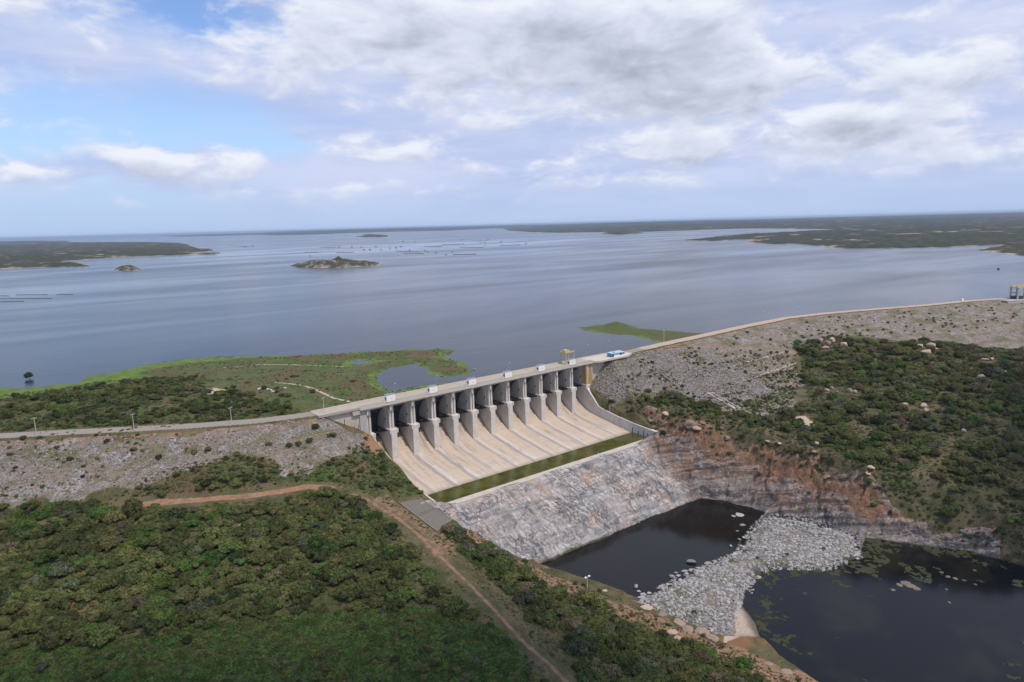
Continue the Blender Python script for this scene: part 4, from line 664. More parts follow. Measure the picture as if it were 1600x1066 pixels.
# ---------------------------------------------------------------- things on the deck
CABN = ['at the left end of the deck, nearest the camera', 'second from the left end of the deck', 'third from the left end of the deck', 'fourth from the left, past the middle of the deck', 'fifth, just left of the yellow gantry crane', 'last on the right, directly in front of the yellow gantry crane']
def cabin(i, x):
    t = empty('hoist_cabin', (x, 2.4, 38.3)); tag(t, 'small white hoist cabin '+CABN[i], 'cabin', 'white hoist cabins on the spillway deck')
    def pt(mb, nm, m, p=t): o = mb.build(nm, m); o.parent = p; return o
    pt(MB().box(-2.5, 2.5, -1.5, .9, -.02, 3.5), 'wall', M['white'])
    pt(MB().box(-2.58, 2.58, -1.6, 1.0, 3.51, 3.7), 'roof', M['roof'])
    pt(MB().box(-2.56, -2.5, -1.2, -.2, .1, 2.3), 'door', M['dark'])
    pt(MB().box(-2.53, -2.5, .1, .6, 1.3, 1.9), 'window', M['dark'])
    pt(MB().box(-.5, .9, -1.53, -1.5, 1.25, 1.45), 'name_plate', M['red'])
    pt(MB().box(-2.9, 2.9, -1.7, -1.5, -.3, -.02), 'sill_slab', M['deck'])
for i, k in enumerate((1, 3, 5, 7, 9, 11)): cabin(i, k*P-.3+(.02*k))
# gantry crane
gc = empty('gantry_crane', (142.9, 6.0, 38.3)); tag(gc, 'faded yellow gantry crane standing on the right part of the spillway deck', 'crane')
def gp(mb, nm, m, p=gc): o = mb.build(nm, m); o.parent = p; return o
for sx in (-1, 1):
    for sy in (-1, 1): gp(MB().bar((sx*3.6, sy*2.7, .25), (sx*3.3, sy*2.5, 7.3), .5, .5), 'leg', M['yellow'])
    gp(MB().bar((sx*3.6, -3.1, .25), (sx*3.6, 3.1, .25), .6, .5), 'end_truck', M['yellow'])
    gp(MB().bar((sx*3.3, -3.0, 7.4), (sx*3.3, 3.0, 7.4), .6, .8), 'cross_beam', M['yellow'])
for sy in (-1, 1): gp(MB().bar((-3.9, sy*2.4, 7.7), (4.2, sy*2.4, 7.7), .5, .8), 'main_girder', M['yellow'])
tr_ = gp(MB().box(-3.2, .2, -2.3, 2.3, 8.1, 8.6).box(-2.6, -.8, -1.2, 1.2, 8.6, 9.3).tube((-.3, -1.6, 8.9), (-.3, 1.6, 8.9), .4), 'trolley', M['yellow'])
gp(MB().bar((3.3, -2.6, 5.6), (3.3, -2.6, 7.2), .8, .6), 'control_box', M['yellow'])
# blue roofed building
bl = empty('control_building', (183.5, 1.2, 38.3), R(-6)); bl.scale = (.76, .76, .88); tag(bl, 'low white building with pale blue roof on the platform right of the spillway', 'building')
def bp(mb, nm, m, p=bl): o = mb.build(nm, m); o.parent = p; return o
bp(MB().box(-7, 7, -3.2, 3.6, -.02, 2.7), 'wall', M['white'])
bp(MB().box(-7.05, -7, -3.2, 3.6, 0, 2.65).box(-7, -5.1, -3.25, -3.2, 0, 2.65), 'blue_end_wall', M['blue'])
rf = bp(MB().box(-7.9, 7.9, -4.0, 4.4, 2.72, 2.86), 'roof', M['blueroof'])
bp(MB().box(-7.94, 7.94, -4.06, -4.0, 2.3, 2.9).box(-7.96, -7.9, -4.06, 4.46, 2.3, 2.9), 'fascia', M['blue'], rf)
wn = bp(MB().box(1.6, 4.4, -3.26, -3.2, .9, 2.2), 'window', M['dark']); bp(MB().box(2.95, 3.05, -3.29, -3.26, .9, 2.2), 'window_bar', M['white'], wn)
bp(MB().box(5.9, 6.7, -3.26, -3.2, .9, 2.2), 'window', M['dark'])
bp(MB().box(-6.5, -5.6, -3.3, -3.25, 0, 2.1), 'door', M['dark'])
bp(MB().box(-3, -2, -1, 1, 2.86, 3.3), 'roof_tank', M['roof'])
# lamp posts and power poles
def lamp(x, y, z, h, label, arm=1.4, grp='lamp posts along the dam crest', dirn=-1):
    t = empty('lamp_post', (x, y, z)); tag(t, label, 'lamp post', grp)
    o = MB().tube((0, 0, 0), (0, 0, h), .13, .08).build('post', M['metal']); o.parent = t
    o = MB().bar((0, 0, h-.1), (0, dirn*arm, h+.25), .09, .09).build('arm', M['metal']); o.parent = t
    o = MB().box(-.14, .14, dirn*arm-.35, dirn*arm+.35, h+.2, h+.36).build('lamp_head', M['white']); o.parent = t
lamp(165.9, 11.6, 38.3, 8.5, 'thin lamp post between the yellow gantry crane and the blue roofed building')
lamp(186.5, 12.4, 38.3, 8.5, 'thin lamp post standing behind the blue roofed building')
for k, nm in ((1.55, 'just right of the first white cabin'), (3.6, 'just right of the second white cabin'), (5.6, 'just right of the third white cabin'), (7.6, 'between the fourth and fifth white cabins')):
    lamp(k*P, 10.9, 38.3, 6.5, 'thin lamp post on the upstream parapet '+nm)
def power_pole(x, y, z, h, label, grp, rz=0.0):
    t = empty('power_pole', (x, y, z), rz); tag(t, label, 'pole', grp)
    o = MB().tube((0, 0, -.5), (0, 0, h), .20, .12).build('pole_shaft', M['pole']); o.parent = t
    o = MB().bar((-1.1, 0, h-.35), (1.1, 0, h-.35), .16, .16).build('crossarm', M['pole']); o.parent = t
    for s in (-.95, 0, .95):
        q = MB().tube((s, 0, h-.27), (s, 0, h+.02), .07, .05, 6).build('insulator', M['white']); q.parent = o
PN = ['leftmost concrete pole beside the left crest road', 'second concrete pole from the left beside the crest road', 'third concrete pole from the left beside the crest road', 'concrete pole at the left end of the spillway bridge']
for (x, y), nm in zip(SPOTS['poles'], PN): power_pole(x, y, ground_z(x, y), 8.2, nm, 'poles along the left crest road', R(25))
x, y = SPOTS['poleF'][0]; 
t = empty('lamp_post', (x, y, ground_z(x, y))); tag(t, 'lone grey floodlight pole on the brown bank above the dark pool', 'lamp post')
o = MB().tube((0, 0, 0), (0, 0, 8.6), .16, .10).build('post', M['pole']); o.parent = t
o = MB().bar((-.9, 0, 8.5), (.9, 0, 8.5), .12, .12).build('arm', M['pole']); o.parent = t
for s in (-1, 1):
    o = MB().box(s*.9-.35, s*.9+.35, -.3, .3, 8.4, 8.75).build('lamp_head', M['white']); o.parent = t
for x, y, lab in ((250, 14.5, 'thin pole where the berm road leaves the crest road'), (392, 18.5, 'thin pole on the far edge of the right crest road, nearer the green hillock'), (440, 14, 'thin pole on the crest road above the middle of the right slope'), (560, -22, 'thin pole on the right crest road, nearest the intake')):
    power_pole(x, y, 37.6, 9, lab, 'poles along the right crest road', R(0))
# H-frame and intake at the far right end
t = empty('twin_pole_frame', (642, -52, 37.8), R(-25)); tag(t, 'twin pole frame with two crossarms on the crest road near the intake', 'pole frame')
for s in (-1, 1):
    o = MB().tube((s*1.6, 0, 0), (s*1.6, 0, 9), .22, .18).build('pole_shaft', M['pole']); o.parent = t
for z in (8.7, 6.6):
    o = MB().bar((-2.6, 0, z), (2.6, 0, z), .3, .3).build('crossarm', M['pole']); o.parent = t
o = MB().box(-1.2, .6, -1, .6, 0, 2.6).build('equipment_box', M['white']); o.parent = t
it = empty('intake_gantry', (706, -90, 38), math.atan2(-28, 59)); tag(it, 'concrete intake frame with yellowish gantry beam at the far right end of the dam', 'intake')
def ip(mb, nm, m, p=it): o = mb.build(nm, m); o.parent = p; return o
for xx in (-17, -9, 8, 17):
    for yy in (-4, 4): ip(MB().box(xx-.6, xx+.6, yy-.6, yy+.6, -3, 11), 'column', M['greywall'])
for x0_, x1_ in ((-17.8, -8.2), (7.2, 24)):
    ip(MB().box(x0_, x1_, -5, 5, 10.9, 11.9), 'upper_slab', M['greywall']); ip(MB().box(x0_, x1_, -4.6, 4.6, 5.6, 6.2), 'middle_slab', M['greywall']); ip(MB().box(x0_+.3, x1_-.3, -4.2, 4.2, 0, 2.6), 'machine_room', M['steel'])
ip(MB().box(-18, 26, -3.6, -2.4, 12, 13.6).box(-18, 26, 2.4, 3.6, 12, 13.6), 'gantry_beam', M['yellow'])
ip(MB().box(3, 9, -3.8, 3.8, 13.7, 15.6), 'trolley', M['rust'])
ip(MB().box(-6.5, -3, -3.5, -1, 0, 3), 'small_shed', M['white'])
w_ = MB().box(-36, 70, -10.5, -9.0, -12, -1.2); ip(w_, 'retaining_wall', M['wall'])
ip(MB().box(-36, 70, -10.6, 6, -1.3, -.25), 'service_platform', M['greywall'])
for xx in (-36.2, 1, 36): ip(MB().box(xx-.5, xx+.5, -11.3, -10.5, -14, -1), 'wall_rib', M['greywall'])
# concrete slab beside the track, drainage channel on the berm
sl = [Vector(q) for q in ZONES['slab']]
cz = 6.15
cpt = sum(sl, Vector((0, 0)))/4
pad = empty('concrete_pad', (cpt.x, cpt.y, cz)); tag(pad, 'cracked grey concrete pad with low kerbs beside the dirt track, left of the green pool', 'concrete pad')
L = [(q.x-cpt.x, q.y-cpt.y) for q in sl]
def quad_slab(pts, z0, z1): 
    n = len(pts); mb = MB(); mb.add([(x, y, z0) for x, y in pts]+[(x, y, z1) for x, y in pts], [tuple(range(n))[::-1], tuple(range(n, 2*n))]+[(i, (i+1) % n, (i+1) % n+n, i+n) for i in range(n)]); return mb
def lp(a, b, t): return (a[0]+(b[0]-a[0])*t, a[1]+(b[1]-a[1])*t)
A0, B0, C0, D0 = L
for t0, t1 in ((0.0, .46), (.52, 1.0)):
    o = quad_slab([lp(A0, D0, t0), lp(B0, C0, t0), lp(B0, C0, t1), lp(A0, D0, t1)], -1.2, .0).build('slab', M['pad']); o.parent = pad
for a, b in ((A0, D0), (B0, C0), (D0, C0), (lp(A0, D0, .49), lp(B0, C0, .49))):
    o = MB().bar((a[0], a[1], -.1), (b[0], b[1], -.1), .3, .5).build('kerb', M['kerb']); o.parent = pad
s0, s1 = SPOTS['stair']; z0, z1 = ground_z(*s0)+.5, ground_z(*s1)+.5
ch = empty('drainage_channel', (s0[0], s0[1], z0)); tag(ch, 'straight pale concrete drainage channel running down the stony slope above the orange cliff', 'channel')
d3 = Vector((s1[0]-s0[0], s1[1]-s0[1], z1-z0)); sdv = Vector((-d3.y, d3.x, 0)).normalized()
for k_ in (-1, 1):
    a = sdv*k_*1.8; o = MB().bar(a, a+d3, .45, 1.1).build('side_wall', M['wall']); o.parent = ch
o = MB().bar(Vector((0, 0, -.6)), d3+Vector((0, 0, -.6)), 3.2, .4).build('channel_floor', M['deck']); o.parent = ch
o = MB().bar(-sdv*3.2, sdv*2.6, .6, 1.6).build('head_wall', M['wall']); o.parent = ch

# ---------------------------------------------------------------- far shores, islands and headlands
def land_mat(name, green, dry, sand, sc, sand_t=.66, shore=(.50, .38, .27), pale_amt=.8):
    m, g, o = newmat(name); p = wpos(g)
    n = g.noise(g.vscale(p, (1, 1, .2)), sc, 6, .65); f = g.noise(p, sc*7, 6, .7); b = g.noise(g.vscale(p, (1, 1, 0)), sc*.25, 6, .6)
    col = g.mix(g.ss(.40, .60, f), green, dry)
    col = g.mix(g.m('MULTIPLY', g.ss(sand_t, sand_t+.05, n), pale_amt), col, sand)
    col = g.mix(g.m('MULTIPLY', g.ss(.5, .65, b), .35), col, (green[0]*.7, green[1]*.8, green[2]))
    z = g.n('ShaderNodeSeparateXYZ', {0: p}).outputs[2]
    col = g.mix(g.m('MULTIPLY', g.ss(1.6, .2, g.m('SUBTRACT', z, 24)), g.ss(.42, .55, n)), col, shore)
    finish(g, o, col, .95, f, .8, 3.0, spec=.1); return m
M['far'] = land_mat('far_scrub', (.026, .036, .020), (.068, .066, .040), (.44, .32, .22), .0045, .585)
M['near_land'] = land_mat('shore_scrub', (.028, .040, .019), (.075, .070, .038), (.44, .31, .21), .012, .58)
M['isle'] = land_mat('island_rock', (.030, .042, .018), (.10, .09, .06), (.32, .27, .22), .06, .53)
def polar_land(name, key, kind='structure', extra=None, na=420, nr=150, mat='near_land', bump=5.0, slope=.05, **kw):
    pts = np.array(FAR[key]); hmax = FARH[key]
    A = np.arctan2(pts[:, 0]+151, pts[:, 1]+310); D = np.log(np.hypot(pts[:, 0]+151, pts[:, 1]+310))
    a = np.linspace(A.min()-.01, A.max()+.01, na); d = np.linspace(D.min()-.02, D.max()+.02, nr)
    AA, DD = np.meshgrid(a, d); rr = np.exp(DD)
    x = np.sin(AA)*rr-151; y = np.cos(AA)*rr-310
    s = sdist(x, y, FAR[key]); size = min(np.ptp(pts[:, 0]), np.ptp(pts[:, 1]))
    sc = max(size/6, 20)
    wig = (fbm(x, y, sc*.6, 5, 31)-.5)*min(sc*.35, 60)*np.clip(rr/4000, .5, 2.0)
    s2 = s+wig
    hill = fbm(x, y, sc*1.8 if size > 400 else sc, 5, 17)
    h = 24+np.where(s2 > 0, hmax*np.clip(s2*slope/ max(hmax*.25, 1)*.5, 0, 1)*(.25+1.1*np.clip(hill-.3, 0, 1)*1.5)+(fbm(x, y, 14+rr.clip(0, 9000)*.006, 3, 77))*bump*smooth(0, 25, s2), -3)
    ii = np.arange(na*nr).reshape(nr, na)
    F = np.stack([ii[:-1, :-1], ii[:-1, 1:], ii[1:, 1:], ii[1:, :-1]], -1).reshape(-1, 4)
    keep = (h.ravel()[F] > 23.5).any(1); F = F[keep]
    u, inv = np.unique(F, return_inverse=True)
    V = np.stack([x.ravel(), y.ravel(), h.ravel()], -1)[u]
    me = grid_mesh(name, V, inv.reshape(F.shape)[:, ::-1] if False else inv.reshape(F.shape)); me.materials.append(M[mat])
    return tag(mesh_obj(name, me), kind=kind, **kw)
polar_land('far_shore', 'far_shore', na=900, nr=300, mat='far', bump=9, slope=.02)
polar_land('far_shore', 'left_shore', mat='far', bump=8, slope=.02)
polar_land('far_shore', 'middle_shore', mat='far', bump=8, slope=.02)
polar_land('peninsula', 'peninsula', na=500, nr=160, bump=6, slope=.05)
polar_land('headland', 'headland', na=260, nr=60, bump=5, slope=.06)
polar_land('headland', 'sandy_spit', na=260, nr=90, bump=3, slope=.05)
polar_land('islet', 'islet', na=120, nr=50, mat='isle', bump=7, slope=.2)
polar_land('rocky_island', 'rocky_island', na=300, nr=90, mat='isle', bump=9, slope=.12)
polar_land('islet', 'far_islet', na=120, nr=40, bump=6, slope=.1)
polar_land('islet', 'wooded_islet', na=120, nr=40, bump=8, slope=.1)
rgs = np.random.RandomState(3)
for i, (x, y, r_) in enumerate(WSPOTS['specks']):
    dd = math.hypot(x+151, y+310); r2 = r_*dd/2600*.9; FAR['speck%d' % i] = [(x+math.cos(a)*r2*(1+.5*math.sin(3*a+i)), y+math.sin(a)*r2*.7) for a in np.linspace(0, 6.28, 12)[:-1]]; FARH['speck%d' % i] = 6
    polar_land('islet', 'speck%d' % i, na=24, nr=14, mat='isle', bump=5*dd/3000, slope=.3)
# water weed round the river margins and green scum
wx_, wy_ = np.meshgrid(np.arange(60, 330, .7), np.arange(-300, -120, .7))
sd_ = sdist(wx_, wy_, POOL2); nz = fbm(wx_, wy_, 9, 5, 201); nz2 = fbm(wx_, wy_, 30, 3, 202); nz3 = fbm(wx_, wy_, 2.0, 4, 203)
k_ = (sd_ > -2) & ((sd_ < 1+22*np.clip(nz2-.40, 0, 1)*2) & (nz > .42) | (nz > .70) & (sd_ < 30)) & (nz3 > .47)
k_ = k_[:-1, :-1]; ii_ = np.arange(wx_.size).reshape(wx_.shape)
Fw = np.stack([ii_[:-1, :-1], ii_[:-1, 1:], ii_[1:, 1:], ii_[1:, :-1]], -1)[k_]
u_, inv_ = np.unique(Fw, return_inverse=True)
me = grid_mesh('water_weed', np.stack([wx_.ravel(), wy_.ravel(), -23.97+.03*nz3.ravel()], -1)[u_], inv_.reshape(Fw.shape))
M['weedmat'] = simple('water_weed', (.038, .042, .016), .85, .5, .25); me.materials.append(M['weedmat'])
tag(mesh_obj('water_weed', me), 'dark green and brown weed floating along the margins of the river pool', 'water weed', kind='stuff')
# ---------------------------------------------------------------- foliage
def leaf_mat(name, c0, c1, c2=None, hue=.0):
    m, g, o = newmat(name)
    oi = g.n('ShaderNodeObjectInfo').outputs['Random']; tcn = g.n('ShaderNodeTexCoord').outputs['Object']
    n = g.noise(tcn, 2.2, 4, .6); f = g.noise(tcn, 9.0, 3, .6)
    col = g.mix(g.ss(.35, .65, n), c0, c1); col = g.mix(g.m('MULTIPLY', g.ss(.5, .75, f), .6), col, c2 or c1)
    k = g.m('ADD', .62, g.m('MULTIPLY', oi, .75))
    col = g.n('ShaderNodeVectorMath', {0: col}, operation='SCALE'); g.t.links.new(k, col.inputs['Scale'])
    hs = g.n('ShaderNodeHueSaturation', {'Hue': g.m('ADD', .475, g.m('MULTIPLY', g.m('FRACT', g.m('MULTIPLY', oi, 7.3)), .045)), 'Saturation': 1.0, 'Value': 1.0, 'Color': col.outputs[0]}).outputs[0]
    p = g.n('ShaderNodeBsdfPrincipled', {'Base Color': hs, 'Roughness': .75, 'Specular IOR Level': .2})
    t = g.n('ShaderNodeBsdfTranslucent', {'Color': hs})
    mx = g.n('ShaderNodeMixShader', {0: .32, 1: p.outputs[0], 2: t.outputs[0]}); g.t.links.new(mx.outputs[0], o.inputs[0]); return m
TONES = ['mid green', 'dark green', 'dull olive', 'pale grey green', 'brownish bare', 'bright green']
LM = [leaf_mat('leaves_green', (.095, .120, .036), (.145, .165, .055)), leaf_mat('leaves_dark', (.055, .074, .027), (.092, .110, .040)),
      leaf_mat('leaves_olive', (.125, .135, .045), (.185, .185, .068)), leaf_mat('leaves_grey', (.10, .12, .065), (.16, .18, .11)),
      leaf_mat('leaves_brown', (.155, .125, .075), (.22, .18, .11)), leaf_mat('leaves_bright', (.075, .135, .030), (.12, .18, .045))]
def bush_mesh(name, seed, nl, size, tone, flat=.62, spread=1.0, airy=0.0):
    rg = np.random.RandomState(seed)
    nlobe = rg.randint(10, 17)
    th = rg.rand(nlobe)*2*np.pi; rr = np.sqrt(rg.rand(nlobe))*.62*spread
    cx = np.cos(th)*rr; cy = np.sin(th)*rr; lr = .20+.26*rg.rand(nlobe)*(1-.4*rr); cz = (1-rr*rr*.8)*flat*(.55+.45*rg.rand(nlobe))
    k = rg.randint(0, nlobe, nl)
    d = rg.normal(size=(nl, 3)); d[:, 2] = np.abs(d[:, 2])*.9-.12; d /= np.linalg.norm(d, axis=1)[:, None]
    rad = lr[k]*(.72+.42*rg.rand(nl)**.6)
    c = np.stack([cx[k], cy[k], cz[k]], -1)+d*rad[:, None]*np.array([1, 1, .8])
    nrm = d+rg.normal(size=(nl, 3))*.55; nrm /= np.linalg.norm(nrm, axis=1)[:, None]
    t = np.cross(nrm, rg.normal(size=(nl, 3))); t /= np.linalg.norm(t, axis=1)[:, None]; b = np.cross(nrm, t)
    s = size*(.6+.8*rg.rand(nl))[:, None]
    q = np.stack([c-t*s-b*s*.55, c+t*s-b*s*.6, c+t*s*.9+b*s*.6, c-t*s*1.1+b*s*.5], 1).reshape(-1, 3)
    # shaded inner mass (each lobe a rough lump) so that light does not pour through
    ico_v, ico_f = ICO; vs = [q]; fs3 = [ICO[1][:0]]; off_ = len(q)
    for i in range(nlobe if airy < .3 else 0):
        w = ico_v*(1+.22*rg.normal(size=(len(ico_v), 1)))*lr[i]*(.80-airy)*np.array([1, 1, .8])+np.array([cx[i], cy[i], cz[i]]); vs.append(w)
        fs3.append(ico_f+off_); off_ += len(ico_v)
    V = np.concatenate(vs); V[:, 2] = np.maximum(V[:, 2], -.12)
    quads = np.arange(4*nl).reshape(nl, 4); tris = np.concatenate(fs3)
    me = bpy.data.meshes.new(name); me.from_pydata(V.tolist(), [], quads.tolist()+tris.tolist()); me.materials.append(LM[tone]); me.update(); return me
def ico(sub=1):
    b = bmesh.new(); bmesh.ops.create_icosphere(b, subdivisions=sub, radius=1)
    v = np.array([tuple(q.co) for q in b.verts]); f = np.array([[w.index for w in q.verts] for q in b.faces]); b.free(); return v, f
ICO = ico(1)
NV = 3
BUSH = {}
for t in range(6):
    for v in range(NV):
        BUSH[t, v] = bush_mesh('crown_leaves', 100+t*10+v, 1000, .060 if t != 3 else .066, t, flat=(.6, .75, .5)[v] if t != 4 else .8, airy=.12 if t == 3 else (.4 if t == 4 else 0))
TRUNK = []
for v in range(3):
    rg = random.Random(v); mb = MB()
    for i in range(4):
        a = rg.random()*6.3; mb.tube((0, 0, -.15), (math.cos(a)*.25, math.sin(a)*.25, .38), .045, .022, 6)
    me = bpy.data.meshes.new('stems'); me.from_pydata(mb.v, [], mb.f); me.materials.append(M['wood']); me.update(); TRUNK.append(me)
def in_view(x, y, z):
    d = Vector((x, y, z))-CAM; q = d.dot(fwd)
    if q < 5: return None
    u = 800+1067*d.dot(rv)/q; v = 533-1067*d.dot(uv)/q
    return u, v, q
rng = np.random.RandomState(7)
def scatter(zone, spacing, rmin, rmax, tones, jitter=.85, excl=(), clump=None, pw=2.1):
    P_ = np.array(zone); x0, y0 = P_.min(0); x1, y1 = P_.max(0)
    xs, ys = np.meshgrid(np.arange(x0, x1, spacing), np.arange(y0, y1, spacing*.87)); xs = xs+(np.arange(xs.shape[0]) % 2)[:, None]*spacing/2
    xs = xs.ravel()+(rng.rand(xs.size)-.5)*spacing*jitter; ys = ys.ravel()+(rng.rand(ys.size)-.5)*spacing*jitter
    k = inside(xs, ys, P_)
    if clump is not None: k &= (fbm(xs, ys, clump[0], 3, clump[2]) > clump[1])
    for e in excl:
        if e[0] == 'line': dd, _ = seg_dist(xs, ys, np.array(ZONES[e[1]])); k &= dd > e[2]
        elif e[0] == 'zone': k &= ~inside(xs, ys, np.array(ZONES[e[1]]))
        elif e[0] == 'lime': k &= sdist(xs, ys, LIME) < -1.5
        elif e[0] == 'spots':
            for q_ in SPOTS[e[1]]: k &= np.hypot(xs-q_[0]+e[2]*.4, ys-q_[1]+e[2]*.6) > e[2]*.8
        elif e[0] == 'box': k &= ~((xs > e[1]) & (xs < e[2]) & (ys > e[3]) & (ys < e[4]))
        elif e[0] == 'pad': dd, _ = seg_dist(xs, ys, np.array(ZONES['slab']), True); k &= (dd > 2.5) & ~inside(xs, ys, np.array(ZONES['slab']))
    xs = xs[k]; ys = ys[k]; z = height(xs, ys); w = (z > -23.6); xs, ys, z = xs[w], ys[w], z[w]
    r = rmin+(rmax-rmin)*rng.rand(len(xs))**pw
    tn = np.array(tones, float); tn /= tn.sum()
    # tones drift in patches
    pt = fbm(xs, ys, 16, 3, 88); cum = np.cumsum(tn); qv = np.clip((pt-.5)*1.7+.5+(rng.rand(len(xs))-.5)*1.05, 0, .999)
    tt = np.searchsorted(cum, qv)
    return [(float(a), float(b), float(c), float(d), int(min(e_, 5))) for a, b, c, d, e_ in zip(xs, ys, z, r, tt)]
SPBOX = ('box', -1.5, 157.5, -59, 12)
EX = [('line', 'track', 3.6), ('line', 'road_orange', 4.5), ('pad',), SPBOX, ('zone', 'redL')]
bushes = []   # (x, y, z, r, tone, where)
def add(where, lst): bushes.extend([b+(where,) for b in lst])
add('in scrub left of the dirt track', scatter(ZONES['scrubL'], 3.3, 1.2, 5.2, [4.2, 1.5, 3.2, .8, .2, 1.2], excl=EX+[('zone', 'dirt'), ('zone', 'cover')], clump=(9, .27, 61)))
add('between the dirt track and the dark pool', scatter(ZONES['scrubM'], 3.4, 1.2, 5.2, [3, 2, 1.6, 1.3, .6, .3], excl=EX, clump=(9, .30, 62)))
add('on the reddish slope left of the chute', scatter(ZONES['slopeL'], 3.3, 1.0, 2.3, [3, .8, 1.5, 1.2, .6, .6], excl=EX, clump=(9, .40, 63)))
add('on the wooded hillock right of the river', scatter(ZONES['hill'], 3.7, 1.3, 5.2, [2.2, 1.8, 3.4, .7, 2.0, .4], excl=[SPBOX, ('zone', 'sandR'), ('zone', 'orange'), ('line', 'farband', 3), ('spots', 'boulderR', 6.0)], clump=(11, .41, 64)))
add('in scrub upstream of the left crest road', scatter(ZONES['upscrub'], 4.6, 1.6, 4.0, [2.4, 2.6, 1.6, .4, .5, .1], excl=[('zone', 'upsand'), ('lime',)], clump=(16, .40, 65)))
add('among the stones of the left embankment', scatter(ZONES['ripL'], 3.6, .4, 1.3, [2, .6, 2, .6, .5, .4], clump=(16, .61, 66)))
add('among the stones of the right embankment', scatter(ZONES['ripR'], 3.2, .5, 1.7, [1.6, 1.0, 2.4, .3, .8, .4], clump=(20, .60, 67), excl=[SPBOX]))
add('on the orange cliff top above the plunge pool', scatter(ZONES['orange'], 5.2, .8, 2.0, [1.4, 1.4, 1.6, .7, 1, .1], excl=[SPBOX], clump=(10, .45, 68)))
add('on the brown rocky bank above the dark pool', scatter(ZONES['dirt2'], 4.6, .7, 1.7, [1.2, 1.4, .8, .8, 1.0, 0], clump=(8, .52, 69)))
add('on the grey rubble bar', scatter(BAR, 6.5, .5, 1.3, [1, 1.2, .8, 0, .2, .1], clump=(9, .56, 70)))
add('on the orange cliff top above the plunge pool', scatter(ZONES['cliffbelt'], 3.2, .9, 2.6, [2.4, 1.6, 2.4, .8, 1.2, .4], excl=[SPBOX], clump=(9, .38, 78)))
add('in scrub left of the dirt track', scatter(ZONES['cover'], 6.5, 1.2, 2.8, [3, 1, 2, 1, .3, 1], excl=EX, clump=(14, .52, 79)))
add('among the stones of the right embankment', scatter(ZONES['grip2'], 4.0, .7, 2.2, [2, 1.2, 2.4, .8, .8, .4], clump=(9, .60, 81))+scatter(ZONES['grip1'], 4.0, .6, 1.6, [2, 1.2, 2.4, .8, .8, .4], clump=(9, .56, 82)))
add('on the reddish slope left of the chute', scatter(ZONES['foot'], 4.2, .8, 2.0, [3, .8, 2, 1, .5, .6], excl=EX, clump=(9, .46, 80)))
def band(n, x0, x1, d0, d1, r0_, r1_, tn, where):
    out = []
    for _ in range(n):
        x = x0+(x1-x0)*rng.rand(); d = d0+(d1-d0)*rng.rand()
        i = max(j for j in range(len(CREST)-1) if CREST[j][0] <= x); a = CREST[i]; b = CREST[i+1]; t = (x-a[0])/(b[0]-a[0]); y = a[1]+(b[1]-a[1])*t-d
        out.append((float(x), float(y), ground_z(x, y), r0_+(r1_-r0_)*rng.rand(), int(tn[rng.randint(len(tn))])))
    add(where, out)
band(260, 258, 760, 8, 62, .7, 1.9, [0, 1, 2, 2, 4], 'among the stones of the far right embankment slope')
add('beside the pond and paths on the green flat upstream of the dam', [(float(x), float(y), ground_z(x, y), 1.2+rng.rand()*1.6, int(rng.randint(0, 3))) for x, y in zip(-60+rng.rand(26)*110, 80+rng.rand(26)*110) if ground_z(x, y) > 24.3])
bushes = [b for b in bushes if not (b[2] > 36.5)]
# single bushes one can point at
SING = [(418, 637, 5.2, 1, 'big round dark tree on the upstream flat near the left end of the spillway'), (441, 641, 3.6, 0, 'second round dark tree, just right of the biggest tree on the upstream flat'),
        (228, 657, 4.2, 0, 'round bright tree above the second concrete pole of the left crest road')]
singles = []
for x, y, r_, tn in SPOTS['bushL']: singles.append((x, y, ground_z(x, y), r_, tn, 'on the stony face of the left embankment'))
for x, y, r_, tn in SPOTS['bushX']: singles.append((x, y, ground_z(x, y), r_, tn, 'standing out beside the spillway, tracks and cliffs'))
def add_shrub(x, y, z, r_, tn, label, group, name='shrub', trunk=True, zs=1.0):
    t = empty(name, (x, y, z), rng.rand()*6.28); t.scale = (r_, r_, r_*zs*(.75+.6*rng.rand()))
    tag(t, label, 'tree' if name == 'tree' else 'shrub', group)
    c = bpy.data.objects.new('crown', BUSH[tn, rng.randint(NV)]); COL.objects.link(c); c.parent = t
    c = bpy.data.objects.new('trunk', TRUNK[rng.randint(3)]); COL.objects.link(c); c.parent = t
    return t
def ray_ground(px, py, z):
    d = fwd+rv*((px-800)/1067)-uv*((py-533)/1067); t = (z-CAM.z)/d.z; q = CAM+d*t; return q.x, q.y
for px_, py_, r_, tn, lab in SING:
    x, y = ray_ground(px_, py_+6, 25.3); add_shrub(x, y, ground_z(x, y), r_, tn, lab, None, 'tree')
# score by apparent size: the largest 300 become things of their own
allb = singles+bushes; sc_ = []
for i, b in enumerate(allb):
    q = in_view(b[0], b[1], b[2])
    v = 0 if (q is None or not (-15 < q[0] < 1615 and 300 < q[1] < 1080)) else b[3]/q[2]
    if i < len(singles): v += 1
    sc_.append(v)
order = np.argsort(-np.array(sc_)); ind = set(order[:300].tolist())
def size_word(r_): return 'small' if r_ < 1.5 else ('medium' if r_ < 2.6 else 'large')
for i in order[:300]:
    x, y, z, r_, tn, where = allb[i]
    u, v, q = in_view(x, y, z)
    if 'scrub left of the' in where:
        where = 'in scrub left of the track, '+('bottom' if v > 960 else ('middle' if v > 860 else 'upper'))+(' left' if u < 260 else (' centre' if u < 520 else ' right'))
    elif 'hillock' in where: where = 'on the wooded hillock, '+('low' if v > 720 else 'high')+(' near the right edge' if u > 1450 else ' on its left part')
    add_shrub(x, y, z-.1*r_, r_, tn, '%s %s shrub %s' % (size_word(r_), TONES[tn], where), 'shrubs '+where.split(',')[0])
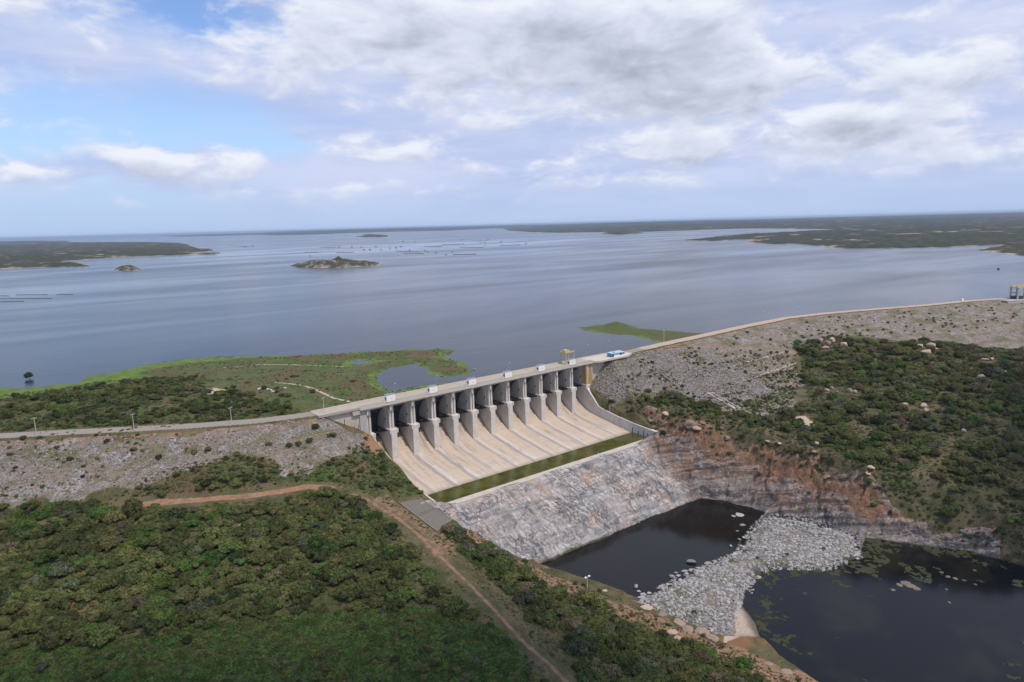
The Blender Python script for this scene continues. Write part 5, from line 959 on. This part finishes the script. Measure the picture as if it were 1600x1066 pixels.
# everything beyond the first 300: one object of instances
def instancer(name, pts, protos, label, cat, mats=None, kind='stuff'):
    """pts: (x, y, z, sx, sz, rotz, index)"""
    pts = np.array(pts, float)
    me = bpy.data.meshes.new(name+'_points'); me.vertices.add(len(pts)); me.vertices.foreach_set('co', pts[:, :3].astype(np.float32).ravel())
    for nm, typ, arr in (('inst_scale', 'FLOAT_VECTOR', np.stack([pts[:, 3], pts[:, 3], pts[:, 4]], -1)), ('inst_rot', 'FLOAT_VECTOR', np.stack([pts[:, 7] if pts.shape[1] > 7 else pts[:, 5]*0, pts[:, 7] if pts.shape[1] > 7 else pts[:, 5]*0, pts[:, 5]], -1))):
        at = me.attributes.new(nm, typ, 'POINT'); at.data.foreach_set('vector', arr.astype(np.float32).ravel())
    at = me.attributes.new('inst_index', 'INT', 'POINT'); at.data.foreach_set('value', pts[:, 6].astype(np.int32))
    col = bpy.data.collections.new(name+'_kinds')
    for i, pm in enumerate(protos):
        o_ = bpy.data.objects.new('%s_%02d' % (name+'_kind', i), pm); col.objects.link(o_)
    ng = bpy.data.node_groups.new(name+'_scatter', 'GeometryNodeTree')
    ng.interface.new_socket('Geometry', in_out='INPUT', socket_type='NodeSocketGeometry'); ng.interface.new_socket('Geometry', in_out='OUTPUT', socket_type='NodeSocketGeometry')
    N_ = ng.nodes; gi = N_.new('NodeGroupInput'); go = N_.new('NodeGroupOutput')
    iop = N_.new('GeometryNodeInstanceOnPoints'); ci = N_.new('GeometryNodeCollectionInfo'); ci.inputs[0].default_value = col
    ci.inputs['Separate Children'].default_value = True; ci.inputs['Reset Children'].default_value = True
    m2p = N_.new('GeometryNodeMeshToPoints')
    def na(nm, dt):
        q = N_.new('GeometryNodeInputNamedAttribute'); q.data_type = dt; q.inputs[0].default_value = nm; return q.outputs[0]
    L_ = ng.links; L_.new(gi.outputs[0], iop.inputs['Points'])
    L_.new(ci.outputs[0], iop.inputs['Instance']); iop.inputs['Pick Instance'].default_value = True
    L_.new(na('inst_index', 'INT'), iop.inputs['Instance Index']); L_.new(na('inst_rot', 'FLOAT_VECTOR'), iop.inputs['Rotation']); L_.new(na('inst_scale', 'FLOAT_VECTOR'), iop.inputs['Scale'])
    L_.new(iop.outputs[0], go.inputs[0])
    o_ = mesh_obj(name, me); md = o_.modifiers.new('scatter', 'NODES'); md.node_group = ng
    return tag(o_, label, cat, kind=kind)
protos = [BUSH[t, v] for t in range(6) for v in range(NV)]
pts = []
for i, b in enumerate(allb):
    if i in ind: continue
    pts.append((b[0], b[1], b[2]-.1*b[3], b[3], b[3]*(.7+.7*rng.rand()), rng.rand()*6.28, b[4]*NV+rng.randint(NV)))
instancer('scrub', pts, protos, 'mass of green, olive and grey scrub covering the banks, slopes and hillock', 'scrub')
print('bushes', len(allb), 'stuff', len(pts))
# low creeping cover and weeds between the shrubs
LOW = [bush_mesh('weed_leaves', 300+t, 170, .16, tn, flat=.35, spread=1.3, airy=.2) for t, tn in enumerate((5, 0, 2, 4, 5, 3))]
wp = []
def weeds(zone, sp, r0_, r1_, idx_, clump=None, excl=()):
    for b in scatter(zone, sp, r0_, r1_, [1, 1, 1, 1, 1, 1], excl=excl, clump=clump): wp.append((b[0], b[1], b[2]-.05, b[3], b[3]*.8, rng.rand()*6.28, idx_[rng.randint(len(idx_))]))
weeds(ZONES['cover'], 1.15, .45, 1.7, (0, 0, 4, 4, 1), excl=EX)
weeds(ZONES['coverR'], 1.5, .8, 1.3, (0, 4, 1, 1))
weeds(ZONES['scrubL'], 1.7, .5, 1.1, (1, 2, 3, 0, 5), clump=(6, .34, 91), excl=EX)
weeds(ZONES['scrubM'], 1.8, .4, .9, (1, 2, 3, 5), clump=(6, .42, 92), excl=EX)
weeds(ZONES['slopeL'], 1.8, .4, .9, (1, 2, 3, 0), clump=(6, .40, 93), excl=EX)
weeds(ZONES['hill'], 2.2, .6, 1.3, (1, 2, 3, 5, 2), clump=(7, .28, 94), excl=[SPBOX, ('zone', 'sandR'), ('spots', 'boulderR', 4.0)])
weeds(ZONES['ripL'], 1.9, .2, .6, (1, 2, 3, 5), clump=(14, .52, 66)); weeds(ZONES['ripR'], 2.0, .3, .8, (1, 2, 3, 5), clump=(16, .50, 67), excl=[SPBOX])
weeds(ZONES['orange'], 2.2, .3, .8, (1, 2, 3, 5), clump=(7, .46, 97), excl=[SPBOX]); weeds(ZONES['dirt2'], 1.5, .2, .7, (1, 2, 3, 5), clump=(5, .45, 98))
weeds(ZONES['verge'], 1.5, .25, .85, (1, 2, 3, 5, 2), clump=(6, .34, 101), excl=EX+[('box', -30, 1, -12, 20)])
weeds(ZONES['grip1'], 1.5, .3, .9, (1, 2, 3, 5, 2), clump=(8, .46, 106))
weeds(ZONES['grip2'], 1.5, .3, 1.0, (1, 2, 3, 5, 2), clump=(8, .44, 107))
weeds(ZONES['foot'], 1.4, .25, .8, (1, 2, 3, 5, 2), clump=(6, .36, 103), excl=EX)
weeds(ZONES['bank'], 1.2, .2, .7, (1, 2, 3, 5, 3), clump=(5, .36, 104))
weeds(np.array(UPLAND[0]), 3.6, .4, 1.1, (0, 1, 2, 4, 3), clump=(12, .48, 105), excl=[('lime',)])
weeds(ZONES['cliffbelt'], 1.9, .4, 1.0, (1, 2, 3, 5), clump=(7, .36, 102), excl=[SPBOX])
weeds(ZONES['upscrub'], 2.6, .6, 1.4, (1, 2, 5, 3), clump=(9, .4, 99))
instancer('undergrowth', wp, LOW, 'low leafy creepers and weeds spreading between the shrubs', 'undergrowth')
print('weeds', len(wp))
# tree standing in the flooded shallows
x, y = WSPOTS['bushw'][0]
add_shrub(x, y, 24.3, 4.0, 1, 'lone drowned tree standing in the shallow water near the left edge', None, 'tree', zs=1.2)
# ---------------------------------------------------------------- rocks
def rock_mesh(name, seed, mat, sub=2, ang=.0):
    v, f = ico(sub); rg = np.random.RandomState(seed)
    d = v.copy(); r_ = np.ones(len(v))
    for i in range(9):                                  # cut flat facets
        n_ = rg.normal(size=3); n_ /= np.linalg.norm(n_); c = .55+.35*rg.rand(); t = v@n_; r_ = np.minimum(r_, np.where(t > 1e-3, c/np.maximum(t, 1e-3), 9))
    r_ = r_+(fbm(v[:, 0]*3+seed, v[:, 1]*3+v[:, 2]*2, 1.0, 3, seed)-.5)*.25
    v = v*r_[:, None]*np.array([1, .5+.45*rg.rand(), .38+.4*rg.rand()])
    me = bpy.data.meshes.new(name); me.from_pydata(v.tolist(), [], f.tolist()); me.materials.append(mat); me.update(); return me
def rock_mat(name, a, b, c):
    m, g, o = newmat(name); oi = g.n('ShaderNodeObjectInfo').outputs['Random']; p = wpos(g)
    n = g.noise(p, .9, 5, .65); col = g.mix(n, a, b); col = g.mix(g.m('MULTIPLY', g.ss(.55, .7, g.noise(p, 2.5, 4, .6)), .6), col, c)
    s_ = g.n('ShaderNodeVectorMath', {0: col}, operation='SCALE'); g.t.links.new(g.m('ADD', .6, g.m('MULTIPLY', oi, .75)), s_.inputs['Scale'])
    finish(g, o, s_.outputs[0], .9, n, .5, .15); return m
M['rk_grey'] = rock_mat('grey_rubble', (.25, .24, .23), (.38, .365, .35), (.14, .13, .125))
M['rk_pink'] = rock_mat('pinkish_granite', (.36, .25, .19), (.44, .33, .26), (.20, .14, .11))
M['rk_tan'] = rock_mat('tan_bank_rock', (.34, .24, .18), (.42, .32, .25), (.16, .11, .08))
M['rk_dark'] = rock_mat('dark_wet_rock', (.13, .10, .075), (.20, .16, .12), (.08, .075, .05))
M['rk_rip'] = rock_mat('riprap_stone', (.22, .20, .19), (.34, .31, .29), (.17, .14, .12))
RG = [rock_mesh('stone', 500+i, M['rk_grey'], 1) for i in range(6)]
RR = [rock_mesh('stone', 560+i, M['rk_rip'], 1) for i in range(6)]
RP = [rock_mesh('boulder_stone', 520+i, M['rk_pink'], 3) for i in range(4)]
RT = [rock_mesh('boulder_stone', 530+i, M['rk_tan'], 3) for i in range(4)]
RD = [rock_mesh('boulder_stone', 540+i, M['rk_dark'], 3) for i in range(3)]
RB = [rock_mesh('boulder_stone', 550+i, M['rk_grey'], 2) for i in range(4)]
def boulders(key, meshes, desc, group, sink=.25):
    for i, q in enumerate(SPOTS[key]):
        x, y, r_, sz = q; z = ground_z(x, y)
        if key in ('pondR', 'barB'): z = max(z, -24.0)
        o_ = bpy.data.objects.new('boulder', meshes[i % len(meshes)]); COL.objects.link(o_)
        o_.location = (x, y, z+r_*sz*(.5-sink)); o_.scale = (r_, r_, r_*max(sz, .25)*1.15); o_.rotation_euler = (0, 0, rng.rand()*6.28)
        tag(o_, desc[i] if isinstance(desc, list) else desc, 'boulder', group)
SPOTS['boulderR'] = [(a, b, r_*1.2, min(q*2.0, 1.5)) for a, b, r_, q in SPOTS['boulderR']]
boulders('boulderR', RP, ['pinkish boulder in the %s' % s for s in ['left cluster of the hilltop, leftmost']*1+['left cluster on the hillock top']*4+['right cluster on the hillock top']*6+['row of pale rocks at the right edge of the hillock']*4+['small group at the left foot of the hillock']*5+['scrub in the middle of the hillock']*7], 'pinkish boulders on the hillock')
boulders('boulderL', RP, 'flat pale boulder in the scrub below the orange dirt road', 'pale boulders below the orange road', .35)
boulders('cliffB', RT, 'rounded tan outcrop on the edge of the orange cliff', 'outcrops along the orange cliff', .4)
boulders('bankB', RT, 'flat tan rock slab on the bank left of the rubble bar', 'tan slabs on the near bank', .4)
boulders('barB', RB, 'pale grey block at the water edge of the rubble bar', 'grey blocks at the edge of the plunge pool', .2)
boulders('pondR', RD, 'dark flat rock breaking the surface of the dark river water', 'dark rocks in the river water', .3)
st = []
def stones(x0, x1, y0, y1, n_, fn, r0_, r1_, pw=2.5):
    xs = x0+(x1-x0)*rng.rand(n_); ys = y0+(y1-y0)*rng.rand(n_); k = fn(xs, ys); xs = xs[k]; ys = ys[k]; z = height(xs, ys)
    for a, b, c in zip(xs, ys, z):
        r_ = r0_+(r1_-r0_)*rng.rand()**pw; st.append((a, b, c+r_*.1, r_, r_, rng.rand()*6.28, rng.randint(6), (rng.rand()-.5)*1.0))
P_ = np.array(BAR)
stones(P_[:, 0].min(), P_[:, 0].max(), P_[:, 1].min(), P_[:, 1].max(), 46000, lambda x, y: (sdist(x, y, BAR) > -.3-1.5*fbm(x, y, 3, 2, 5)) & (fbm(x, y, 7, 3, 15) > .33) & (sdist(x, y, np.array(ZONES['sand'])) < -.5), .13, 1.3, pw=6.0)
nb_ = len(st)
instancer('rubble', st, RG, 'bank of broken grey rubble lying between the dark plunge pool and the river', 'rubble')
st = []
Pq = np.array(ZONES['ripR'])
stones(156, 262, -75, 4, 17000, lambda x, y: inside(x, y, Pq) & (x > 157) & (fbm(x, y, 20, 3, 67) < .58+.25*smooth(240, 190, x)), .35, .95)
Pq2 = np.array(ZONES['ripL'])
stones(-160, 10, -60, 60, 26000, lambda x, y: inside(x, y, Pq2) & (fbm(x, y, 14, 3, 66) < .52), .3, .8)
instancer('riprap', st, RR, 'loose grey riprap stones covering the embankment slopes beside the spillway', 'riprap')
print('stones', nb_, len(st))
# ---------------------------------------------------------------- on the reservoir
M['net'] = simple('wet_net', (.05, .05, .055), .7, .2)
M['float'] = simple('pale_float', (.45, .47, .48), .6, .2)
for i, (x, y) in enumerate(WSPOTS['cages']):
    s_ = 1.0+.25*((i*7) % 5)/5; dd = math.hypot(x+151, y+310); k_ = dd/3000*s_*.75
    t = empty('fish_cage', (x, y, 24.0), rng.rand()); tag(t, 'tiny dark floating fish cage in the pale band of water beyond the rocky island', 'fish cage', 'floating fish cages')
    o = MB().bar((-7*k_, -4*k_, .3), (7*k_, -4*k_, .3), 1, .8).bar((-7*k_, 4*k_, .3), (7*k_, 4*k_, .3), 1, .8).bar((-7*k_, -4*k_, .3), (-7*k_, 4*k_, .3), 1, .8).bar((7*k_, -4*k_, .3), (7*k_, 4*k_, .3), 1, .8).build('float_frame', M['float']); o.parent = t
    o = MB().prism([(-2.6*k_, .2), (2.6*k_, .2), (2.6*k_, 2.4*k_), (0, 3.6*k_), (-2.6*k_, 2.4*k_)], -3*k_, 3*k_).build('hut', M['net']); o.parent = t
def boom(a, b, i, w, lab, grp):
    t = empty('float_line', (a[0], a[1], 24.0)); tag(t, lab, 'float line', grp)
    n_ = 9; L_ = Vector((b[0]-a[0], b[1]-a[1])); mb = MB(); prev = None
    for j in range(n_+1):
        q = Vector((L_.x*j/n_, L_.y*j/n_+math.sin(j*1.3+i)*w*1.2, .15))
        if prev is not None: mb.tube(prev, q, w*.5, w*.5, 5)
        prev = q
    o = mb.build('rope', M['net'] if 'dark' in lab else M['float']); o.parent = t
    for j in (0, n_): 
        q = (L_.x*j/n_, L_.y*j/n_+math.sin(j*1.3+i)*w*1.2, 0); o = MB().tube((q[0], q[1], -.5), (q[0], q[1], w*1.4), w, w*.7, 8).build('buoy', M['float']); o.parent = t
W_ = WSPOTS['nets']
for i in range(0, len(W_)-1, 2): boom(W_[i], W_[i+1], i, .8, ['dark float line nearest the left edge, top row', 'dark float line in the top row, second from the left edge', 'dark float line in the top row, farthest from the left edge', 'long dark float line in the middle row at the left edge', 'short dark float line in the lowest row at the left edge'][i//2], 'dark float lines near the left edge')
W_ = WSPOTS['booms']
for i in range(0, len(W_)-1, 2): boom(W_[i], W_[i+1], i, 2.2, 'thin dark float line drawn across the pale band of water among the fish cages', 'float lines among the fish cages')
x, y = WSPOTS['boat'][0]; t = empty('small_boat', (x, y, 24.0), .6); tag(t, 'tiny dark boat alone on the open water at far right', 'boat')
mb = MB(); hv = []
for yy, w, z in ((-5, .5, 1.3), (-3, 1.2, .9), (0, 1.4, .8), (3, 1.3, .8), (5, 1.0, .9)): hv += [(yy, -w, z), (yy, -w*.6, -.2), (yy, w*.6, -.2), (yy, w, z)]
mb.add(hv, [(i*4+j, i*4+j+1, i*4+j+5, i*4+j+4) for i in range(4) for j in range(3)]+[(0, 1, 2, 3), (16, 19, 18, 17)]); o = mb.build('hull', M['net']); o.parent = t
o = MB().box(-1.2, 2.2, -.8, .8, .6, 2.0).build('canopy', M['net']); o.parent = t
# cattle on the green flat, egrets on the end sill
def body_mesh(name, chains, mat):
    me = bpy.data.meshes.new(name); vs = []; es = []; rs = []
    for ch in chains:
        for j, (p_, r_) in enumerate(ch):
            if j == 0 and p_ in vs: cur = vs.index(p_)
            else: vs.append(p_); rs.append(r_); cur = len(vs)-1
            if j: es.append((prev, cur))
            prev = cur
    me.from_pydata(vs, es, []); o_ = bpy.data.objects.new(name+'_tmp', me); COL.objects.link(o_)
    md = o_.modifiers.new('skin', 'SKIN'); me.skin_vertices[0].data[0].use_root = True
    for i, r_ in enumerate(rs): me.skin_vertices[0].data[i].radius = (r_, r_)
    o_.modifiers.new('sub', 'SUBSURF').levels = 1
    dg = bpy.context.evaluated_depsgraph_get(); m2 = bpy.data.meshes.new_from_object(o_.evaluated_get(dg)); bpy.data.objects.remove(o_)
    m2.materials.clear(); m2.materials.append(mat); m2.name = name; return m2
M['cow_w'] = simple('white_hide', (.70, .66, .60), .9, .1); M['cow_d'] = simple('dark_hide', (.06, .05, .045), .9, .1); M['egret'] = simple('white_feathers', (.85, .85, .83), .8, .03)
hip = (-.75, 0, 1.05); sh = (.6, 0, 1.1)
chains = [[(hip), ((0, 0, 1.0)), (sh), ((1.0, 0, 1.25)), ((1.35, 0, 1.2)), ((1.7, 0, 1.0))]]
chains = [[(hip, .36), ((0, 0, 1.0), .42), (sh, .36), ((1.0, 0, 1.22), .20), ((1.35, 0, 1.18), .16), ((1.65, 0, 1.0), .10)]]
for s in (-1, 1):
    chains.append([(hip, .36), ((-.8, s*.24, .75), .17), ((-.92, s*.24, .42), .08), ((-.84, s*.24, 0.0), .06)])
    chains.append([(sh, .36), ((.62, s*.22, .7), .13), ((.66, s*.22, .38), .08), ((.62, s*.22, 0.0), .06)])
chains.append([(hip, .36), ((-1.12, 0, 1.1), .06), ((-1.2, 0, .55), .04)])
cows = [body_mesh('cow', chains, M['cow_w']), body_mesh('cow', chains, M['cow_d'])]
CW = [(419, 612, 0), (424, 614, 0), (427, 616, 0), (431, 611, 1), (446, 611, 0), (405, 612, 0)]
for i, (px_, py_, d_) in enumerate(CW):
    x, y = ray_ground(px_, py_, 25.2); o_ = bpy.data.objects.new('cow', cows[d_]); COL.objects.link(o_); o_.location = (x, y, ground_z(x, y)); o_.rotation_euler = (0, 0, rng.rand()*6.28)
    tag(o_, 'lone dark cow among the white cattle on the green flat' if d_ else 'white cow grazing on the green flat upstream of the left crest road', 'cow', 'cattle on the green flat')
eg = body_mesh('egret', [[((-.28, 0, .55), .05), ((-.05, 0, .62), .13), ((.12, 0, .75), .09), ((.17, 0, .95), .035), ((.10, 0, 1.08), .035), ((.2, 0, 1.15), .04), ((.36, 0, 1.12), .012)], [((-.05, 0, .62), .13), ((-.02, .05, .3), .02), ((0, .05, 0), .015)]], M['egret'])
for i, (px_, py_, lab) in enumerate([(983, 698, 'white egret alone on the end sill near its right end'), (935, 711, 'left one of two white egrets on the end sill'), (939.5, 713, 'right one of two white egrets on the end sill')]):
    x, y = ray_ground(px_, py_, .42); o_ = bpy.data.objects.new('egret', eg); COL.objects.link(o_); o_.location = (x, min(max(y, -57.4), -54.2), .42); o_.scale = (1.25,)*3; o_.rotation_euler = (0, 0, 1.2+i*2)
    tag(o_, lab, 'egret', 'egrets on the end sill')
# ---------------------------------------------------------------- air
mb = MB().box(-30000, 45000, -9000, 62000, -60, 150)
hm = bpy.data.materials.new('haze'); hm.use_nodes = True; g = NG(hm.node_tree); o_ = g.n('ShaderNodeOutputMaterial')
vp = g.n('ShaderNodeVolumePrincipled', {'Color': (.62, .78, 1.0, 1), 'Density': HAZE, 'Anisotropy': .2}); g.t.links.new(vp.outputs[0], o_.inputs['Volume'])
hz_ = mb.build('haze', hm); tag(hz_, 'thin bluish air over the reservoir', 'haze', kind='stuff')

# ---------------------------------------------------------------- unseen opaque clouds, added out of frame to shade the banks
m, g, o_ = newmat('shade_cloud'); p_ = g.n('ShaderNodeBsdfPrincipled', {'Base Color': (.85, .86, .88, 1), 'Roughness': 1.0}); g.t.links.new(p_.outputs[0], o_.inputs[0]); M['shade_cloud'] = m
def shade_cloud(cx, cy, rx, ry, alt, seed):
    v, f = ico(5); v = v.copy(); a_ = np.arctan2(v[:, 1], v[:, 0])
    k = 1+(fbm(v[:, 0]*2.2+seed+9, v[:, 1]*2.2+v[:, 2]+9, 1.0, 5, seed)-.5)*1.1
    v = v*k[:, None]*np.array([rx, ry, 90]); v[:, 2] = np.where(v[:, 2] < 0, v[:, 2]*.25, v[:, 2])
    off = SUN*(alt/SUN.z); me = bpy.data.meshes.new('shade_cloud'); me.from_pydata((v+np.array([cx+off.x, cy+off.y, alt])).tolist(), [], f.tolist()); me.materials.append(M['shade_cloud']); me.polygons.foreach_set('use_smooth', [True]*len(f)); me.update()
    tag(mesh_obj('shade_cloud', me), kind='structure')
shade_cloud(-125, -192, 135, 70, 1100, 1)
shade_cloud(340, -245, 150, 75, 1100, 2)
